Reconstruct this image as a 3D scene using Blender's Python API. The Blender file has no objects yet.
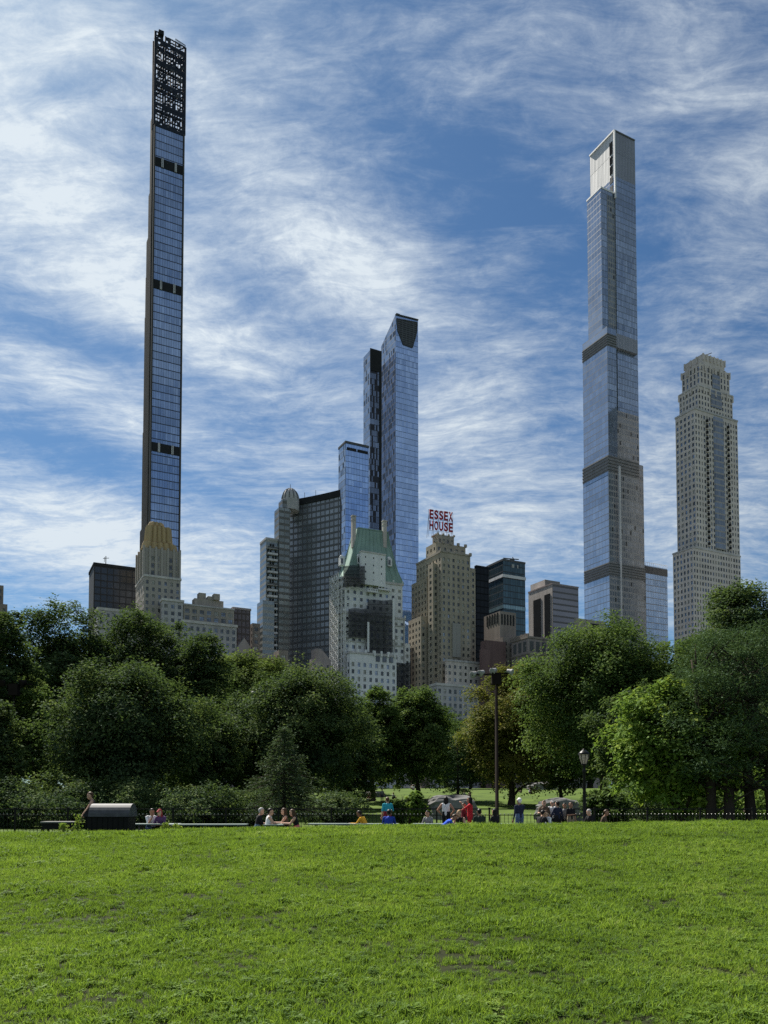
import bpy, math, random
import numpy as np
from mathutils import Vector, Matrix

rnd = random.Random(7)
NR = np.random.default_rng(11)
S = bpy.context.scene
COL = S.collection
rad = math.radians

# ------------------------------------------------------------------ camera
F = 800.0
PITCH = rad(2.5)
CP, SP = math.cos(PITCH), math.sin(PITCH)
SHIFT = 255.0
ZC = 1.7
cam = bpy.data.cameras.new('camera')
camo = bpy.data.objects.new('camera', cam)
COL.objects.link(camo)
camo.location = (0, 0, ZC)
camo.rotation_euler = (rad(90) + PITCH, 0, 0)
cam.sensor_fit = 'AUTO'
cam.sensor_width = 36
cam.lens = F / 1024 * 36
cam.shift_y = SHIFT / 1024
cam.clip_start = 0.1
cam.clip_end = 20000
S.camera = camo

def zat(py, Y):
    k = (512 + SHIFT - py) / F
    return ZC + Y * (k * CP + SP) / (CP - k * SP)
def dep(Y, Z):
    return Y * CP + (Z - ZC) * SP
def xat(px, Y, Z=ZC):
    return (px - 384) / F * dep(Y, Z)
def P(px, py, Y):
    z = zat(py, Y)
    return Vector((xat(px, Y, z), Y, z))
def proj(v):
    d = dep(v[1], v[2])
    return 384 + F * v[0] / d, 512 + SHIFT - F * ((v[2] - ZC) * CP - v[1] * SP) / d

# ------------------------------------------------------------------ materials
class NT:
    def __init__(s, nt):
        s.nt = nt
    def n(s, typ, **kw):
        nd = s.nt.nodes.new(typ)
        for k, v in kw.items():
            setattr(nd, k, v)
        return nd
    def l(s, a, b):
        s.nt.links.new(a, b)
    def put(s, sock, v):
        if v is None: return
        if hasattr(v, 'is_output'): s.l(v, sock)
        else: sock.default_value = v
    def m(s, op, a, b=None, c=None, clamp=False):
        nd = s.n('ShaderNodeMath', operation=op, use_clamp=clamp)
        for i, v in enumerate((a, b, c)):
            s.put(nd.inputs[i], v)
        return nd.outputs[0]
    def mix(s, fac, a, b, blend='MIX'):
        nd = s.n('ShaderNodeMix', data_type='RGBA', blend_type=blend)
        s.put(nd.inputs[0], fac)
        for sock, v in ((nd.inputs[6], a), (nd.inputs[7], b)):
            if isinstance(v, (tuple, list)): v = (*v[:3], 1)
            s.put(sock, v)
        return nd.outputs[2]
    def noise(s, vec, scale, detail=4, rough=.55, dist=0, dim='3D'):
        nd = s.n('ShaderNodeTexNoise', noise_dimensions=dim)
        if vec is not None: s.l(vec, nd.inputs['Vector'])
        nd.inputs['Scale'].default_value = scale
        nd.inputs['Detail'].default_value = detail
        nd.inputs['Roughness'].default_value = rough
        nd.inputs['Distortion'].default_value = dist
        return nd.outputs[0]
    def ramp(s, fac, stops):
        nd = s.n('ShaderNodeValToRGB')
        s.put(nd.inputs[0], fac)
        e = nd.color_ramp.elements
        while len(e) < len(stops): e.new(.5)
        for i, (p, c) in enumerate(stops):
            e[i].position = p
            e[i].color = (*c, 1) if len(c) == 3 else c
        return nd.outputs[0]
    def mapr(s, v, a, b, c, d, smooth=False):
        nd = s.n('ShaderNodeMapRange')
        nd.clamp = True
        if smooth: nd.interpolation_type = 'SMOOTHSTEP'
        s.put(nd.inputs[0], v)
        for i, x in enumerate((a, b, c, d)): nd.inputs[i + 1].default_value = x
        return nd.outputs[0]

def newmat(name):
    m = bpy.data.materials.new(name)
    m.use_nodes = True
    t = NT(m.node_tree)
    b = m.node_tree.nodes['Principled BSDF']
    return m, t, b

def plain(name, col, rough=.7, metal=0, var=.12, scale=3.0, spec=.15):
    m, t, b = newmat(name)
    tc = t.n('ShaderNodeTexCoord').outputs['Object']
    f = t.noise(tc, scale, 5)
    lo = tuple(c * (1 - var) for c in col); hi = tuple(min(1, c * (1 + var)) for c in col)
    t.put(b.inputs['Base Color'], t.ramp(f, [(.3, lo), (.7, hi)]))
    b.inputs['Roughness'].default_value = rough
    b.inputs['Metallic'].default_value = metal
    b.inputs['Specular IOR Level'].default_value = spec
    return m

def stone(name, col, rough=.85, var=.16, streak=.25, course=0):
    """weathered masonry: broad tonal drift, fine grain, long rain streaks"""
    m, t, b = newmat(name)
    tc = t.n('ShaderNodeTexCoord').outputs['Object']
    f1 = t.noise(tc, .06, 4)
    mp = t.n('ShaderNodeMapping'); mp.inputs['Scale'].default_value = (.55, .55, .02)
    t.l(tc, mp.inputs[0])
    f2 = t.noise(mp.outputs[0], 1.0, 3)
    f3 = t.noise(tc, 1.3, 5)
    v = t.m('ADD', t.m('MULTIPLY', f1, .45), t.m('ADD', t.m('MULTIPLY', f2, .35), t.m('MULTIPLY', f3, .2)))
    lo = tuple(c * (1 - var - streak * .4) for c in col); hi = tuple(min(1, c * (1 + var)) for c in col)
    c = t.ramp(v, [(.36, lo), (.62, hi)])
    t.put(b.inputs['Base Color'], c)
    b.inputs['Roughness'].default_value = rough
    b.inputs['Specular IOR Level'].default_value = .06
    return m

def curtain(name, tint, line, floor, mull, lh=.12, lv=.08, refl=.55, rough=.06, vary=.5, dark=(.015, .02, .03), darkfrac=.0, tilt=.02, lrefl=.3):
    """glazed curtain wall in metres of UV: panes with their own tint, tilt and reflectivity, slab lines and mullions"""
    m, t, b = newmat(name)
    uv = t.n('ShaderNodeUVMap').outputs[0]
    sp = t.n('ShaderNodeSeparateXYZ'); t.l(uv, sp.inputs[0])
    u = t.m('DIVIDE', sp.outputs[0], mull); v = t.m('DIVIDE', sp.outputs[1], floor)
    fu = t.m('FRACT', u); fv = t.m('FRACT', v)
    ml = t.m('LESS_THAN', fu, lv); fl = t.m('LESS_THAN', fv, lh)
    lm = t.m('MAXIMUM', ml, fl)
    cb = t.n('ShaderNodeCombineXYZ')
    t.l(t.m('FLOOR', u), cb.inputs[0]); t.l(t.m('FLOOR', v), cb.inputs[1])
    wn = t.n('ShaderNodeTexWhiteNoise', noise_dimensions='2D'); t.l(cb.outputs[0], wn.inputs[0])
    r = wn.outputs[0]
    fm = t.n('ShaderNodeCombineXYZ'); t.l(t.m('FLOOR', v), fm.inputs[0])
    wf = t.n('ShaderNodeTexWhiteNoise', noise_dimensions='2D'); t.l(fm.outputs[0], wf.inputs[0])
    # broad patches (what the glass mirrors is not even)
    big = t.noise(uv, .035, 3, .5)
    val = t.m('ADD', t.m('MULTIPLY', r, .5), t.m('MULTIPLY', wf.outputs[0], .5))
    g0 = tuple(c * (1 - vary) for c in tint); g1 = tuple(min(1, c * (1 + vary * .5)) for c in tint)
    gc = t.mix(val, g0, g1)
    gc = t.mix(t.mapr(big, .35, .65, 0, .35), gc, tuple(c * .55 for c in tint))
    if darkfrac > 0:
        gc = t.mix(t.m('LESS_THAN', r, darkfrac), gc, dark)
    t.put(b.inputs['Base Color'], t.mix(lm, gc, line))
    t.put(b.inputs['Metallic'], t.m('MULTIPLY', t.m('SUBTRACT', 1, lm), refl))
    b.inputs['Specular IOR Level'].default_value = .08 if refl < .25 else .4
    t.put(b.inputs['Roughness'], t.m('ADD', t.m('MULTIPLY', lm, .4), rough))
    geo = t.n('ShaderNodeNewGeometry')
    va = t.n('ShaderNodeVectorMath', operation='SUBTRACT'); t.l(wn.outputs[1], va.inputs[0]); va.inputs[1].default_value = (.5, .5, .5)
    vs = t.n('ShaderNodeVectorMath', operation='SCALE'); t.l(va.outputs[0], vs.inputs[0]); vs.inputs[3].default_value = tilt
    vv = t.n('ShaderNodeVectorMath', operation='ADD'); t.l(geo.outputs['Normal'], vv.inputs[0]); t.l(vs.outputs[0], vv.inputs[1])
    vn = t.n('ShaderNodeVectorMath', operation='NORMALIZE'); t.l(vv.outputs[0], vn.inputs[0])
    t.l(vn.outputs[0], b.inputs['Normal'])
    return m

def leafmat(name, c0, c1, c2, trans=.35):
    m, t, b = newmat(name)
    at = t.n('ShaderNodeAttribute', attribute_name='tone')
    col = t.ramp(at.outputs['Fac'], [(0, c0), (.55, c1), (1, c2)])
    nt = m.node_tree
    nt.nodes.remove(b)
    d = t.n('ShaderNodeBsdfDiffuse'); tr = t.n('ShaderNodeBsdfTranslucent'); g = t.n('ShaderNodeBsdfGlossy')
    g.inputs['Roughness'].default_value = .6
    t.l(col, d.inputs[0])
    t.put(tr.inputs[0], t.mix(.35, col, (.11, .17, .018)))
    g.inputs[0].default_value = (.8, .85, .9, 1)
    a = t.n('ShaderNodeMixShader'); a.inputs[0].default_value = trans
    t.l(d.outputs[0], a.inputs[1]); t.l(tr.outputs[0], a.inputs[2])
    c = t.n('ShaderNodeMixShader'); c.inputs[0].default_value = .008
    t.l(a.outputs[0], c.inputs[1]); t.l(g.outputs[0], c.inputs[2])
    t.l(c.outputs[0], nt.nodes['Material Output'].inputs[0])
    return m

# ------------------------------------------------------------------ objects
def tag(o, label=None, cat=None, group=None, kind=None):
    if label: o['label'] = label
    if cat: o['category'] = cat
    if group: o['group'] = group
    if kind: o['kind'] = kind
    return o
def empty(name, loc, label, cat, group=None, rz=0):
    o = bpy.data.objects.new(name, None)
    o.empty_display_size = .5
    COL.objects.link(o); o.location = loc; o.rotation_euler = (0, 0, rz)
    return tag(o, label, cat, group)
def link(name, me, parent=None, world=True):
    o = bpy.data.objects.new(name, me); COL.objects.link(o)
    if parent is not None:
        o.parent = parent
        if world:
            mw = Matrix.Translation(parent.location) @ parent.rotation_euler.to_matrix().to_4x4()
            if parent.parent is not None: mw = PM(parent)
            o.matrix_parent_inverse = mw.inverted()
    return o
def PM(o):
    m = Matrix.LocRotScale(o.location, o.rotation_euler, o.scale)
    if o.parent is not None:
        m = PM(o.parent) @ o.matrix_parent_inverse @ m
    return m
def children(o):
    return [c for c in COL.objects if c.parent == o]
def copy_tree(o, loc=None, rz=None, sc=None, label=None, group=None):
    r = o.copy(); COL.objects.link(r)
    if loc is not None: r.location = loc
    if rz is not None: r.rotation_euler = (0, 0, rz)
    if sc is not None: r.scale = sc
    if label: r['label'] = label
    if group: r['group'] = group
    for ch in list(o.children):
        c = ch.copy(); COL.objects.link(c); c.parent = r
        for g in list(ch.children):
            d = g.copy(); COL.objects.link(d); d.parent = c
    return r

class MB:
    """mesh builder"""
    def __init__(s):
        s.v = []; s.f = []; s.mi = []; s.uv = []; s.mats = []
    def mat(s, m):
        if m not in s.mats: s.mats.append(m)
        return s.mats.index(m)
    def face(s, pts, m, uv=None):
        b = len(s.v); s.v.extend(tuple(p) for p in pts)
        s.f.append(tuple(range(b, b + len(pts)))); s.mi.append(s.mat(m))
        s.uv.append(uv or [(0, 0)] * len(pts))
    def box(s, c, sz, m, rz=0, R=None):
        hx, hy, hz = sz[0] / 2, sz[1] / 2, sz[2] / 2
        M = R if R is not None else Matrix.Rotation(rz, 3, 'Z')
        c = Vector(c)
        p = [c + M @ Vector((x * hx, y * hy, z * hz)) for x in (-1, 1) for y in (-1, 1) for z in (-1, 1)]
        for q in ((0, 1, 3, 2), (4, 6, 7, 5), (0, 4, 5, 1), (2, 3, 7, 6), (0, 2, 6, 4), (1, 5, 7, 3)):
            s.face([p[i] for i in q], m)
    def bar(s, a, b, w, m, h=None):
        a = Vector(a); b = Vector(b); d = b - a
        q = d.to_track_quat('Z', 'Y').to_matrix()
        s.box((a + b) / 2, (w, h or w, d.length), m, R=q)
    def tube(s, pts, radii, m, n=8, cap=True):
        pts = [Vector(p) for p in pts]; rings = []
        up = Vector((.31, .17, .93))
        mi = s.mat(m)
        for i, p in enumerate(pts):
            d = (pts[min(i + 1, len(pts) - 1)] - pts[max(i - 1, 0)]).normalized()
            x = d.cross(up if abs(d.dot(up)) < .95 else Vector((1, 0, 0))).normalized(); y = d.cross(x)
            b = len(s.v)
            for k in range(n):
                a = 2 * math.pi * k / n
                s.v.append(tuple(p + (x * math.cos(a) + y * math.sin(a)) * radii[i]))
            rings.append(b)
        for r0, r1 in zip(rings, rings[1:]):
            for k in range(n):
                s.f.append((r0 + k, r0 + (k + 1) % n, r1 + (k + 1) % n, r1 + k)); s.mi.append(mi); s.uv.append([(0, 0)] * 4)
        if cap:
            for r in (rings[0], rings[-1]):
                s.f.append(tuple(range(r, r + n))); s.mi.append(mi); s.uv.append([(0, 0)] * n)
    def lathe(s, prof, m, c=(0, 0, 0), n=16, sx=1, sy=1):
        mi = s.mat(m); rings = []
        for r, z in prof:
            b = len(s.v)
            for k in range(n):
                a = 2 * math.pi * k / n
                s.v.append((c[0] + r * math.cos(a) * sx, c[1] + r * math.sin(a) * sy, c[2] + z))
            rings.append(b)
        for r0, r1 in zip(rings, rings[1:]):
            for k in range(n):
                s.f.append((r0 + k, r0 + (k + 1) % n, r1 + (k + 1) % n, r1 + k)); s.mi.append(mi); s.uv.append([(0, 0)] * 4)
        for r in (rings[0], rings[-1]):
            s.f.append(tuple(range(r, r + n))); s.mi.append(mi); s.uv.append([(0, 0)] * n)
    def prism(s, foot, z0, z1, m, cap=None, uoff=0):
        """vertical walls over a footprint polygon with metre UVs, and a flat top"""
        u = uoff; n = len(foot)
        for i in range(n):
            a, b = foot[i], foot[(i + 1) % n]
            w = math.hypot(b[0] - a[0], b[1] - a[1])
            mm = m[i % len(m)] if isinstance(m, (list, tuple)) else m
            s.face([(a[0], a[1], z0), (b[0], b[1], z0), (b[0], b[1], z1), (a[0], a[1], z1)], mm,
                   [(u, z0), (u + w, z0), (u + w, z1), (u, z1)])
            u += w
        c = cap or (m[0] if isinstance(m, (list, tuple)) else m)
        s.face([(p[0], p[1], z1) for p in foot], c, [(p[0], p[1]) for p in foot])
        s.face([(p[0], p[1], z0) for p in foot[::-1]], c, [(p[0], p[1]) for p in foot])
    def mesh(s, name, smooth=False):
        me = bpy.data.meshes.new(name)
        me.from_pydata(s.v, [], s.f)
        for m in s.mats: me.materials.append(m)
        me.polygons.foreach_set('material_index', s.mi)
        ul = me.uv_layers.new(name='UVMap')
        flat = [c for fu in s.uv for p in fu for c in p]
        ul.data.foreach_set('uv', flat)
        if smooth: me.polygons.foreach_set('use_smooth', [True] * len(s.f))
        me.update()
        return me
    def build(s, name, parent=None, smooth=False):
        return link(name, s.mesh(name, smooth), parent)
# ------------------------------------------------------------------ sun, sky, exposure
SUN_AZ, SUN_EL = rad(34), rad(50)        # azimuth to the left of the view direction
sd = Vector((-math.sin(SUN_AZ) * math.cos(SUN_EL), math.cos(SUN_AZ) * math.cos(SUN_EL), math.sin(SUN_EL)))
sl = bpy.data.lights.new('sun', 'SUN'); sl.energy = 5.0; sl.angle = rad(.55); sl.color = (1, .94, .84)
so = bpy.data.objects.new('sun', sl); COL.objects.link(so); so.rotation_euler = sd.to_track_quat('Z', 'Y').to_euler(); so.location = sd * 300

W = bpy.data.worlds.new('World'); S.world = W; W.use_nodes = True
t = NT(W.node_tree)
bg = W.node_tree.nodes['Background']
sky = t.n('ShaderNodeTexSky', sky_type='NISHITA', sun_disc=False)
sky.sun_elevation = SUN_EL; sky.sun_rotation = -SUN_AZ; sky.altitude = 50; sky.air_density = 1.0; sky.dust_density = .45; sky.ozone_density = 2.2
D = t.n('ShaderNodeTexCoord').outputs['Generated']
nd = t.n('ShaderNodeVectorMath', operation='NORMALIZE'); t.l(D, nd.inputs[0]); D = nd.outputs[0]
sp = t.n('ShaderNodeSeparateXYZ'); t.l(D, sp.inputs[0]); dx, dy, dz = sp.outputs
az = t.m('ARCTAN2', dx, dy); el = t.m('ARCSINE', dz)
AE = t.n('ShaderNodeCombineXYZ'); t.l(az, AE.inputs[0]); t.l(el, AE.inputs[1])
def azel(px, py):
    p = P(px, py, 100.0) - Vector((0, 0, ZC))
    p.normalize()
    return math.atan2(p.x, p.y), math.asin(p.z)
# where the cirrus is thick (+) and where blue shows (-), by heading and height in the sky
BLOBS = [  # px, py, half width, half height, tilt deg, amount
    (70, 190, 175, 140, 25, .56), (300, 230, 120, 75, 35, .50), (390, 270, 75, 55, 20, .45),
    (90, 30, 150, 40, 0, .30), (330, 30, 170, 30, 8, .22), (500, 40, 150, 40, -25, .16), (690, 60, 110, 60, -25, .14),
    (730, 200, 50, 120, 60, .34),
    (60, 385, 110, 32, 18, .40), (240, 360, 120, 40, 15, .40), (460, 420, 120, 45, -12, .42), (250, 460, 160, 30, 12, .25),
    (60, 525, 120, 55, 12, .62), (230, 560, 80, 60, 0, .5), (510, 520, 110, 60, 0, .5), (700, 560, 60, 60, 0, .45), (760, 480, 50, 70, 0, .3), (660, 480, 40, 60, 0, .3),
    (520, 215, 100, 110, 20, -.34), (420, 130, 110, 55, 25, -.34), (220, 55, 80, 30, 20, -.15), (60, 332, 110, 18, 5, -.4), (60, 450, 110, 22, 8, -.45), (225, 425, 60, 30, 10, -.2), (560, 380, 40, 60, 0, -.25), (640, 240, 70, 80, 0, -.34), (240, 500, 60, 18, 10, -.2),
]
tot = None
for px, py, hw, hh, tilt, amt in BLOBS:
    a, e = azel(px, py)
    a1, _ = azel(px + hw, py); _, e1 = azel(px, py - hh)
    mp = t.n('ShaderNodeMapping', vector_type='TEXTURE')
    mp.inputs['Location'].default_value = (a, e, 0)
    mp.inputs['Rotation'].default_value = (0, 0, -rad(tilt))
    mp.inputs['Scale'].default_value = (abs(a1 - a), abs(e1 - e), 1)
    t.l(AE.outputs[0], mp.inputs[0])
    dt = t.n('ShaderNodeVectorMath', operation='DOT_PRODUCT'); t.l(mp.outputs[0], dt.inputs[0]); t.l(mp.outputs[0], dt.inputs[1])
    g = t.m('MULTIPLY', t.m('POWER', math.e, t.m('MULTIPLY', dt.outputs['Value'], -1.0)), amt)
    tot = g if tot is None else t.m('ADD', tot, g)
# elsewhere in the sky (behind, beside): scattered high cloud, thickened behind the camera as added fill
k = t.m('DIVIDE', 1.0, t.m('ADD', t.m('ABSOLUTE', dz), .16))
pl = t.n('ShaderNodeCombineXYZ'); t.l(t.m('MULTIPLY', dx, k), pl.inputs[0]); t.l(t.m('MULTIPLY', dy, k), pl.inputs[1])
w1 = t.n('ShaderNodeTexNoise'); t.l(pl.outputs[0], w1.inputs[0]); w1.inputs['Scale'].default_value = 1.6; w1.inputs['Detail'].default_value = 3
ws = t.n('ShaderNodeVectorMath', operation='MULTIPLY_ADD'); t.l(w1.outputs[1], ws.inputs[0]); ws.inputs[1].default_value = (.22, .22, 0); t.l(pl.outputs[0], ws.inputs[2])
def layer(rot, sx, sy, scale, det, ro, di):
    mm = t.n('ShaderNodeMapping'); mm.inputs['Rotation'].default_value = (0, 0, rad(rot)); mm.inputs['Scale'].default_value = (sx, sy, 1); t.l(ws.outputs[0], mm.inputs[0])
    return t.m('SUBTRACT', t.noise(mm.outputs[0], scale, det, ro, di), .5)
n1 = layer(38, 1, 1.5, 1.7, 12, .60, .3)        # broad drifts
n2 = layer(-28, 1, 2.9, 5.0, 12, .66, .5)       # fibres one way
n3 = layer(58, 1, 3.4, 8.0, 12, .70, .6)        # and across
n4 = layer(15, 1, 1.25, 24.0, 8, .70, .4)       # fine mottling
dens = t.m('ADD', t.m('ADD', t.m('MULTIPLY', n1, 1.5), t.m('MULTIPLY', n2, 1.25)), t.m('ADD', t.m('MULTIPLY', n3, 1.2), t.m('MULTIPLY', n4, .9)))
dens = t.m('ADD', dens, t.m('MULTIPLY', tot, 1.2))
back = t.mapr(dy, -.1, .2, .44, .0)  # extra cloud out of view, added to brighten the building faces
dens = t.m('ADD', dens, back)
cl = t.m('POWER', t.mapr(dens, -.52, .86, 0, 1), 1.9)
low = t.mapr(dz, -.02, .03, 0, 1)
cl = t.m('MULTIPLY', cl, low)
# forward scattering: cloud near the sun's bearing is brighter
sdot = t.n('ShaderNodeVectorMath', operation='DOT_PRODUCT'); t.l(D, sdot.inputs[0]); sdot.inputs[1].default_value = sd
fw = t.mapr(sdot.outputs['Value'], .35, .9, .94, 1.28)
CLOUD = (4.75, 5.2, 5.5)
cc = t.n('ShaderNodeVectorMath', operation='SCALE'); cc.inputs[0].default_value = CLOUD; t.l(fw, cc.inputs[3])
skyc = t.mix(1.0, sky.outputs[0], (.335, .50, .615), 'MULTIPLY')
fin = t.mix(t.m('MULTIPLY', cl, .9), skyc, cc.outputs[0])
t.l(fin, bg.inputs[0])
bg.inputs[1].default_value = .065
S.view_settings.view_transform = 'Standard'
S.view_settings.look = 'None'
S.view_settings.gamma = 1
S.view_settings.use_curve_mapping = False
S.view_settings.exposure = 1.04
S.cycles.caustics_reflective = False
S.cycles.caustics_refractive = False
S.cycles.max_bounces = 6
S.cycles.diffuse_bounces = 3
S.cycles.glossy_bounces = 3
S.cycles.transmission_bounces = 4
S.cycles.transparent_max_bounces = 6
S.cycles.use_denoising = False

# ------------------------------------------------------------------ ground
KY = np.array([-60, 0, 5, 10, 15, 19, 22, 23.6, 24.6, 25.6, 27, 28.6, 30, 60, 90, 130, 170, 260, 6000.])
KZ = np.array([-.1, .0, .08, .27, .52, .72, .835, .88, .895, .87, .72, .34, .1, .1, 1.2, 3.6, 4.6, 4.6, 4.6])
_yy = np.linspace(-60, 40, 4001); _zz = np.interp(_yy, KY, KZ)
_k = np.hanning(81); _k /= _k.sum()
_zs = np.convolve(np.pad(_zz, 40, mode='edge'), _k, 'valid')
def gz(x, y):
    x = np.asarray(x, float); y = np.asarray(y, float)
    z = np.where(y < 38, np.interp(y, _yy, _zs), np.interp(y, KY, KZ))
    bump = np.clip((y - 4) / 18, 0, 1) * np.clip((30 - y) / 4, 0, 1)
    xc = np.clip(x, -18, 18); tilt = (.0155 * xc - .0003 * xc * xc) * bump
    fine = .02 * np.sin(x * 1.3 + y * .7) * np.sin(y * .9 - x * .4) * np.clip((28 - y) / 4, 0, 1)
    return z + tilt + fine
def gz1(x, y): return float(gz(x, y))

mg, t, b = newmat('ground_turf')
tc = t.n('ShaderNodeTexCoord').outputs['Object']
a1 = t.noise(tc, .35, 6); a2 = t.noise(tc, 6, 5)
c = t.mix(t.mapr(a1, .35, .65, 0, 1), (.045, .080, .013), (.085, .135, .020))
c = t.mix(t.mapr(a2, .45, .75, 0, .55), c, (.034, .034, .016))
yy = t.n('ShaderNodeSeparateXYZ'); t.l(tc, yy.inputs[0])
soil = t.mix(t.mapr(a2, .3, .7, 0, 1), (.010, .014, .005), (.024, .028, .009))
c = t.mix(t.mapr(yy.outputs[1], 29.5, 31.0, 0, 1), soil, c)
c = t.mix(t.mapr(yy.outputs[1], 285, 300, 0, 1), c, (.11, .11, .115))
t.put(b.inputs['Base Color'], c); b.inputs['Roughness'].default_value = .95; b.inputs['Specular IOR Level'].default_value = .1
M_TURF = mg
def grid_mesh(name, xs, ys, m, dz=0):
    X, Y = np.meshgrid(xs, ys); Z = gz(X, Y) + dz
    v = np.stack([X, Y, Z], -1).reshape(-1, 3); nx, ny = len(xs), len(ys)
    i = (np.arange(ny - 1)[:, None] * nx + np.arange(nx - 1)[None]).reshape(-1)
    f = np.stack([i, i + 1, i + nx + 1, i + nx], -1)
    me = bpy.data.meshes.new(name); me.from_pydata(v.tolist(), [], f.tolist()); me.materials.append(m)
    me.polygons.foreach_set('use_smooth', [True] * len(f)); me.update()
    return link(name, me)
half = np.concatenate([np.arange(0, 26, .5), np.geomspace(26, 5000, 40)])
xs = np.concatenate([-half[::-1][:-1], half])
ys = np.concatenate([np.linspace(-60, 0, 13)[:-1], np.arange(0, 34, .25), np.linspace(34, 260, 90), np.geomspace(263, 6000, 22)])
tag(grid_mesh('ground', xs, ys, M_TURF), kind='structure')
M_ASPH = plain('path_asphalt', (.07, .07, .068), .9, scale=8)
tag(grid_mesh('path', np.arange(-60, 60.1, 1), np.arange(29.9, 35.1, .4), M_ASPH, .008), kind='structure')

# grass: tufts scattered over the lawn
def tuft(i):
    r = np.random.default_rng(100 + i); v = []; f = []; tone = []
    for k in range(26):
        a = r.uniform(0, 6.283); q = r.uniform(0, 1) ** .6 * .055
        x, y = q * math.cos(a), q * math.sin(a)
        h = r.uniform(.025, .07); bend = r.uniform(.1, .9) * h; ba = r.uniform(0, 6.283); w = r.uniform(.0022, .0042); fa = r.uniform(0, 3.14)
        wx, wy = w * math.cos(fa), w * math.sin(fa); b0 = len(v)
        for s in (0, .5, 1):
            cx = x + bend * s * s * math.cos(ba); cy = y + bend * s * s * math.sin(ba); cz = h * s * (1 - .25 * s * bend / h)
            ww = (1, .85, .1)[int(s * 2)]
            v += [(cx - wx * ww, cy - wy * ww, cz), (cx + wx * ww, cy + wy * ww, cz)]
        f += [(b0, b0 + 1, b0 + 3, b0 + 2), (b0 + 2, b0 + 3, b0 + 5, b0 + 4)]
        tn = min(1, max(0, r.normal(.45, .22))); tone += [tn, tn]
    me = bpy.data.meshes.new('tuft'); me.from_pydata(v, [], f)
    at = me.attributes.new('tone', 'FLOAT', 'FACE'); at.data.foreach_set('value', tone)
    me.materials.append(M_GRASS)
    return bpy.data.objects.new('tuft', me)
M_GRASS, t, b = newmat('grass_blade'); nt = M_GRASS.node_tree; nt.nodes.remove(b)
at = t.n('ShaderNodeAttribute', attribute_name='tone')
at2 = t.n('ShaderNodeAttribute', attribute_name='patch', attribute_type='INSTANCER')
pos = t.n('ShaderNodeNewGeometry').outputs['Position']
pt = t.noise(pos, .45, 4, .6)
pt2 = t.noise(pos, 5.5, 3, .6)
v = t.m('ADD', t.m('MULTIPLY', at.outputs['Fac'], .7), t.m('ADD', t.mapr(pt, .3, .7, -.2, .34), t.mapr(pt2, .3, .7, -.2, .22)))
col = t.ramp(v, [(0, (.036, .076, .016)), (.45, (.118, .205, .032)), (.8, (.235, .325, .050)), (1, (.38, .39, .14))])
d = t.n('ShaderNodeBsdfDiffuse'); tr = t.n('ShaderNodeBsdfTranslucent'); g = t.n('ShaderNodeBsdfGlossy'); g.inputs['Roughness'].default_value = .55
t.l(col, d.inputs[0]); t.put(tr.inputs[0], t.mix(.45, col, (.235, .36, .018)))
a = t.n('ShaderNodeMixShader'); a.inputs[0].default_value = .45; t.l(d.outputs[0], a.inputs[1]); t.l(tr.outputs[0], a.inputs[2])
c = t.n('ShaderNodeMixShader'); c.inputs[0].default_value = .012; t.l(a.outputs[0], c.inputs[1]); t.l(g.outputs[0], c.inputs[2])
t.l(c.outputs[0], nt.nodes['Material Output'].inputs[0])
tc_ = bpy.data.collections.new('tuft_shapes')
for i in range(9): tc_.objects.link(tuft(i))
def clover(i):
    r = np.random.default_rng(300 + i); v = []; f = []; tone = []
    for k in range(14):
        a = r.uniform(0, 6.283); q = r.uniform(.1, 1) * .07; x, y, z = q * math.cos(a), q * math.sin(a), r.uniform(.012, .04)
        for j in range(3):
            b_ = a + j * 2.1; s = r.uniform(.009, .016); b0 = len(v); u = np.array([math.cos(b_), math.sin(b_), r.uniform(-.1, .35)]); w_ = np.array([-math.sin(b_), math.cos(b_), 0])
            c = np.array([x, y, z]); v += [tuple(c), tuple(c + u * s + w_ * s * .6), tuple(c + u * s * 1.5), tuple(c + u * s - w_ * s * .6)]; f.append((b0, b0 + 1, b0 + 2, b0 + 3)); tone.append(min(1, max(0, r.normal(.38, .15))))
    me = bpy.data.meshes.new('clover'); me.from_pydata(v, [], f)
    at = me.attributes.new('tone', 'FLOAT', 'FACE'); at.data.foreach_set('value', tone); me.materials.append(M_GRASS)
    return bpy.data.objects.new('clover', me)
for i in range(2): tc_.objects.link(clover(i))

def vnoise(x, y, s, seed):
    r = np.random.default_rng(seed); g = r.random((64, 64)); u = (x * s) % 64; w = (y * s) % 64
    i = np.floor(u).astype(int); j = np.floor(w).astype(int); fu = u - i; fw = w - j
    fu = fu * fu * (3 - 2 * fu); fw = fw * fw * (3 - 2 * fw)
    g00 = g[i % 64, j % 64]; g10 = g[(i + 1) % 64, j % 64]; g01 = g[i % 64, (j + 1) % 64]; g11 = g[(i + 1) % 64, (j + 1) % 64]
    return (g00 * (1 - fu) + g10 * fu) * (1 - fw) + (g01 * (1 - fu) + g11 * fu) * fw
pts = []; scl = []
BARE = []
for px, py, r in ((478, 968, .33), (450, 958, .22), (505, 962, .2), (395, 905, .12), (225, 883, .14), (690, 928, .14), (520, 940, .16)):
    # where sight line meets the lawn
    for Y in np.arange(5, 25, .05):
        X = xat(px, Y, 0.3)
        if zat(py, Y) <= gz1(X, Y): BARE.append((X, Y, r)); break
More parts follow.
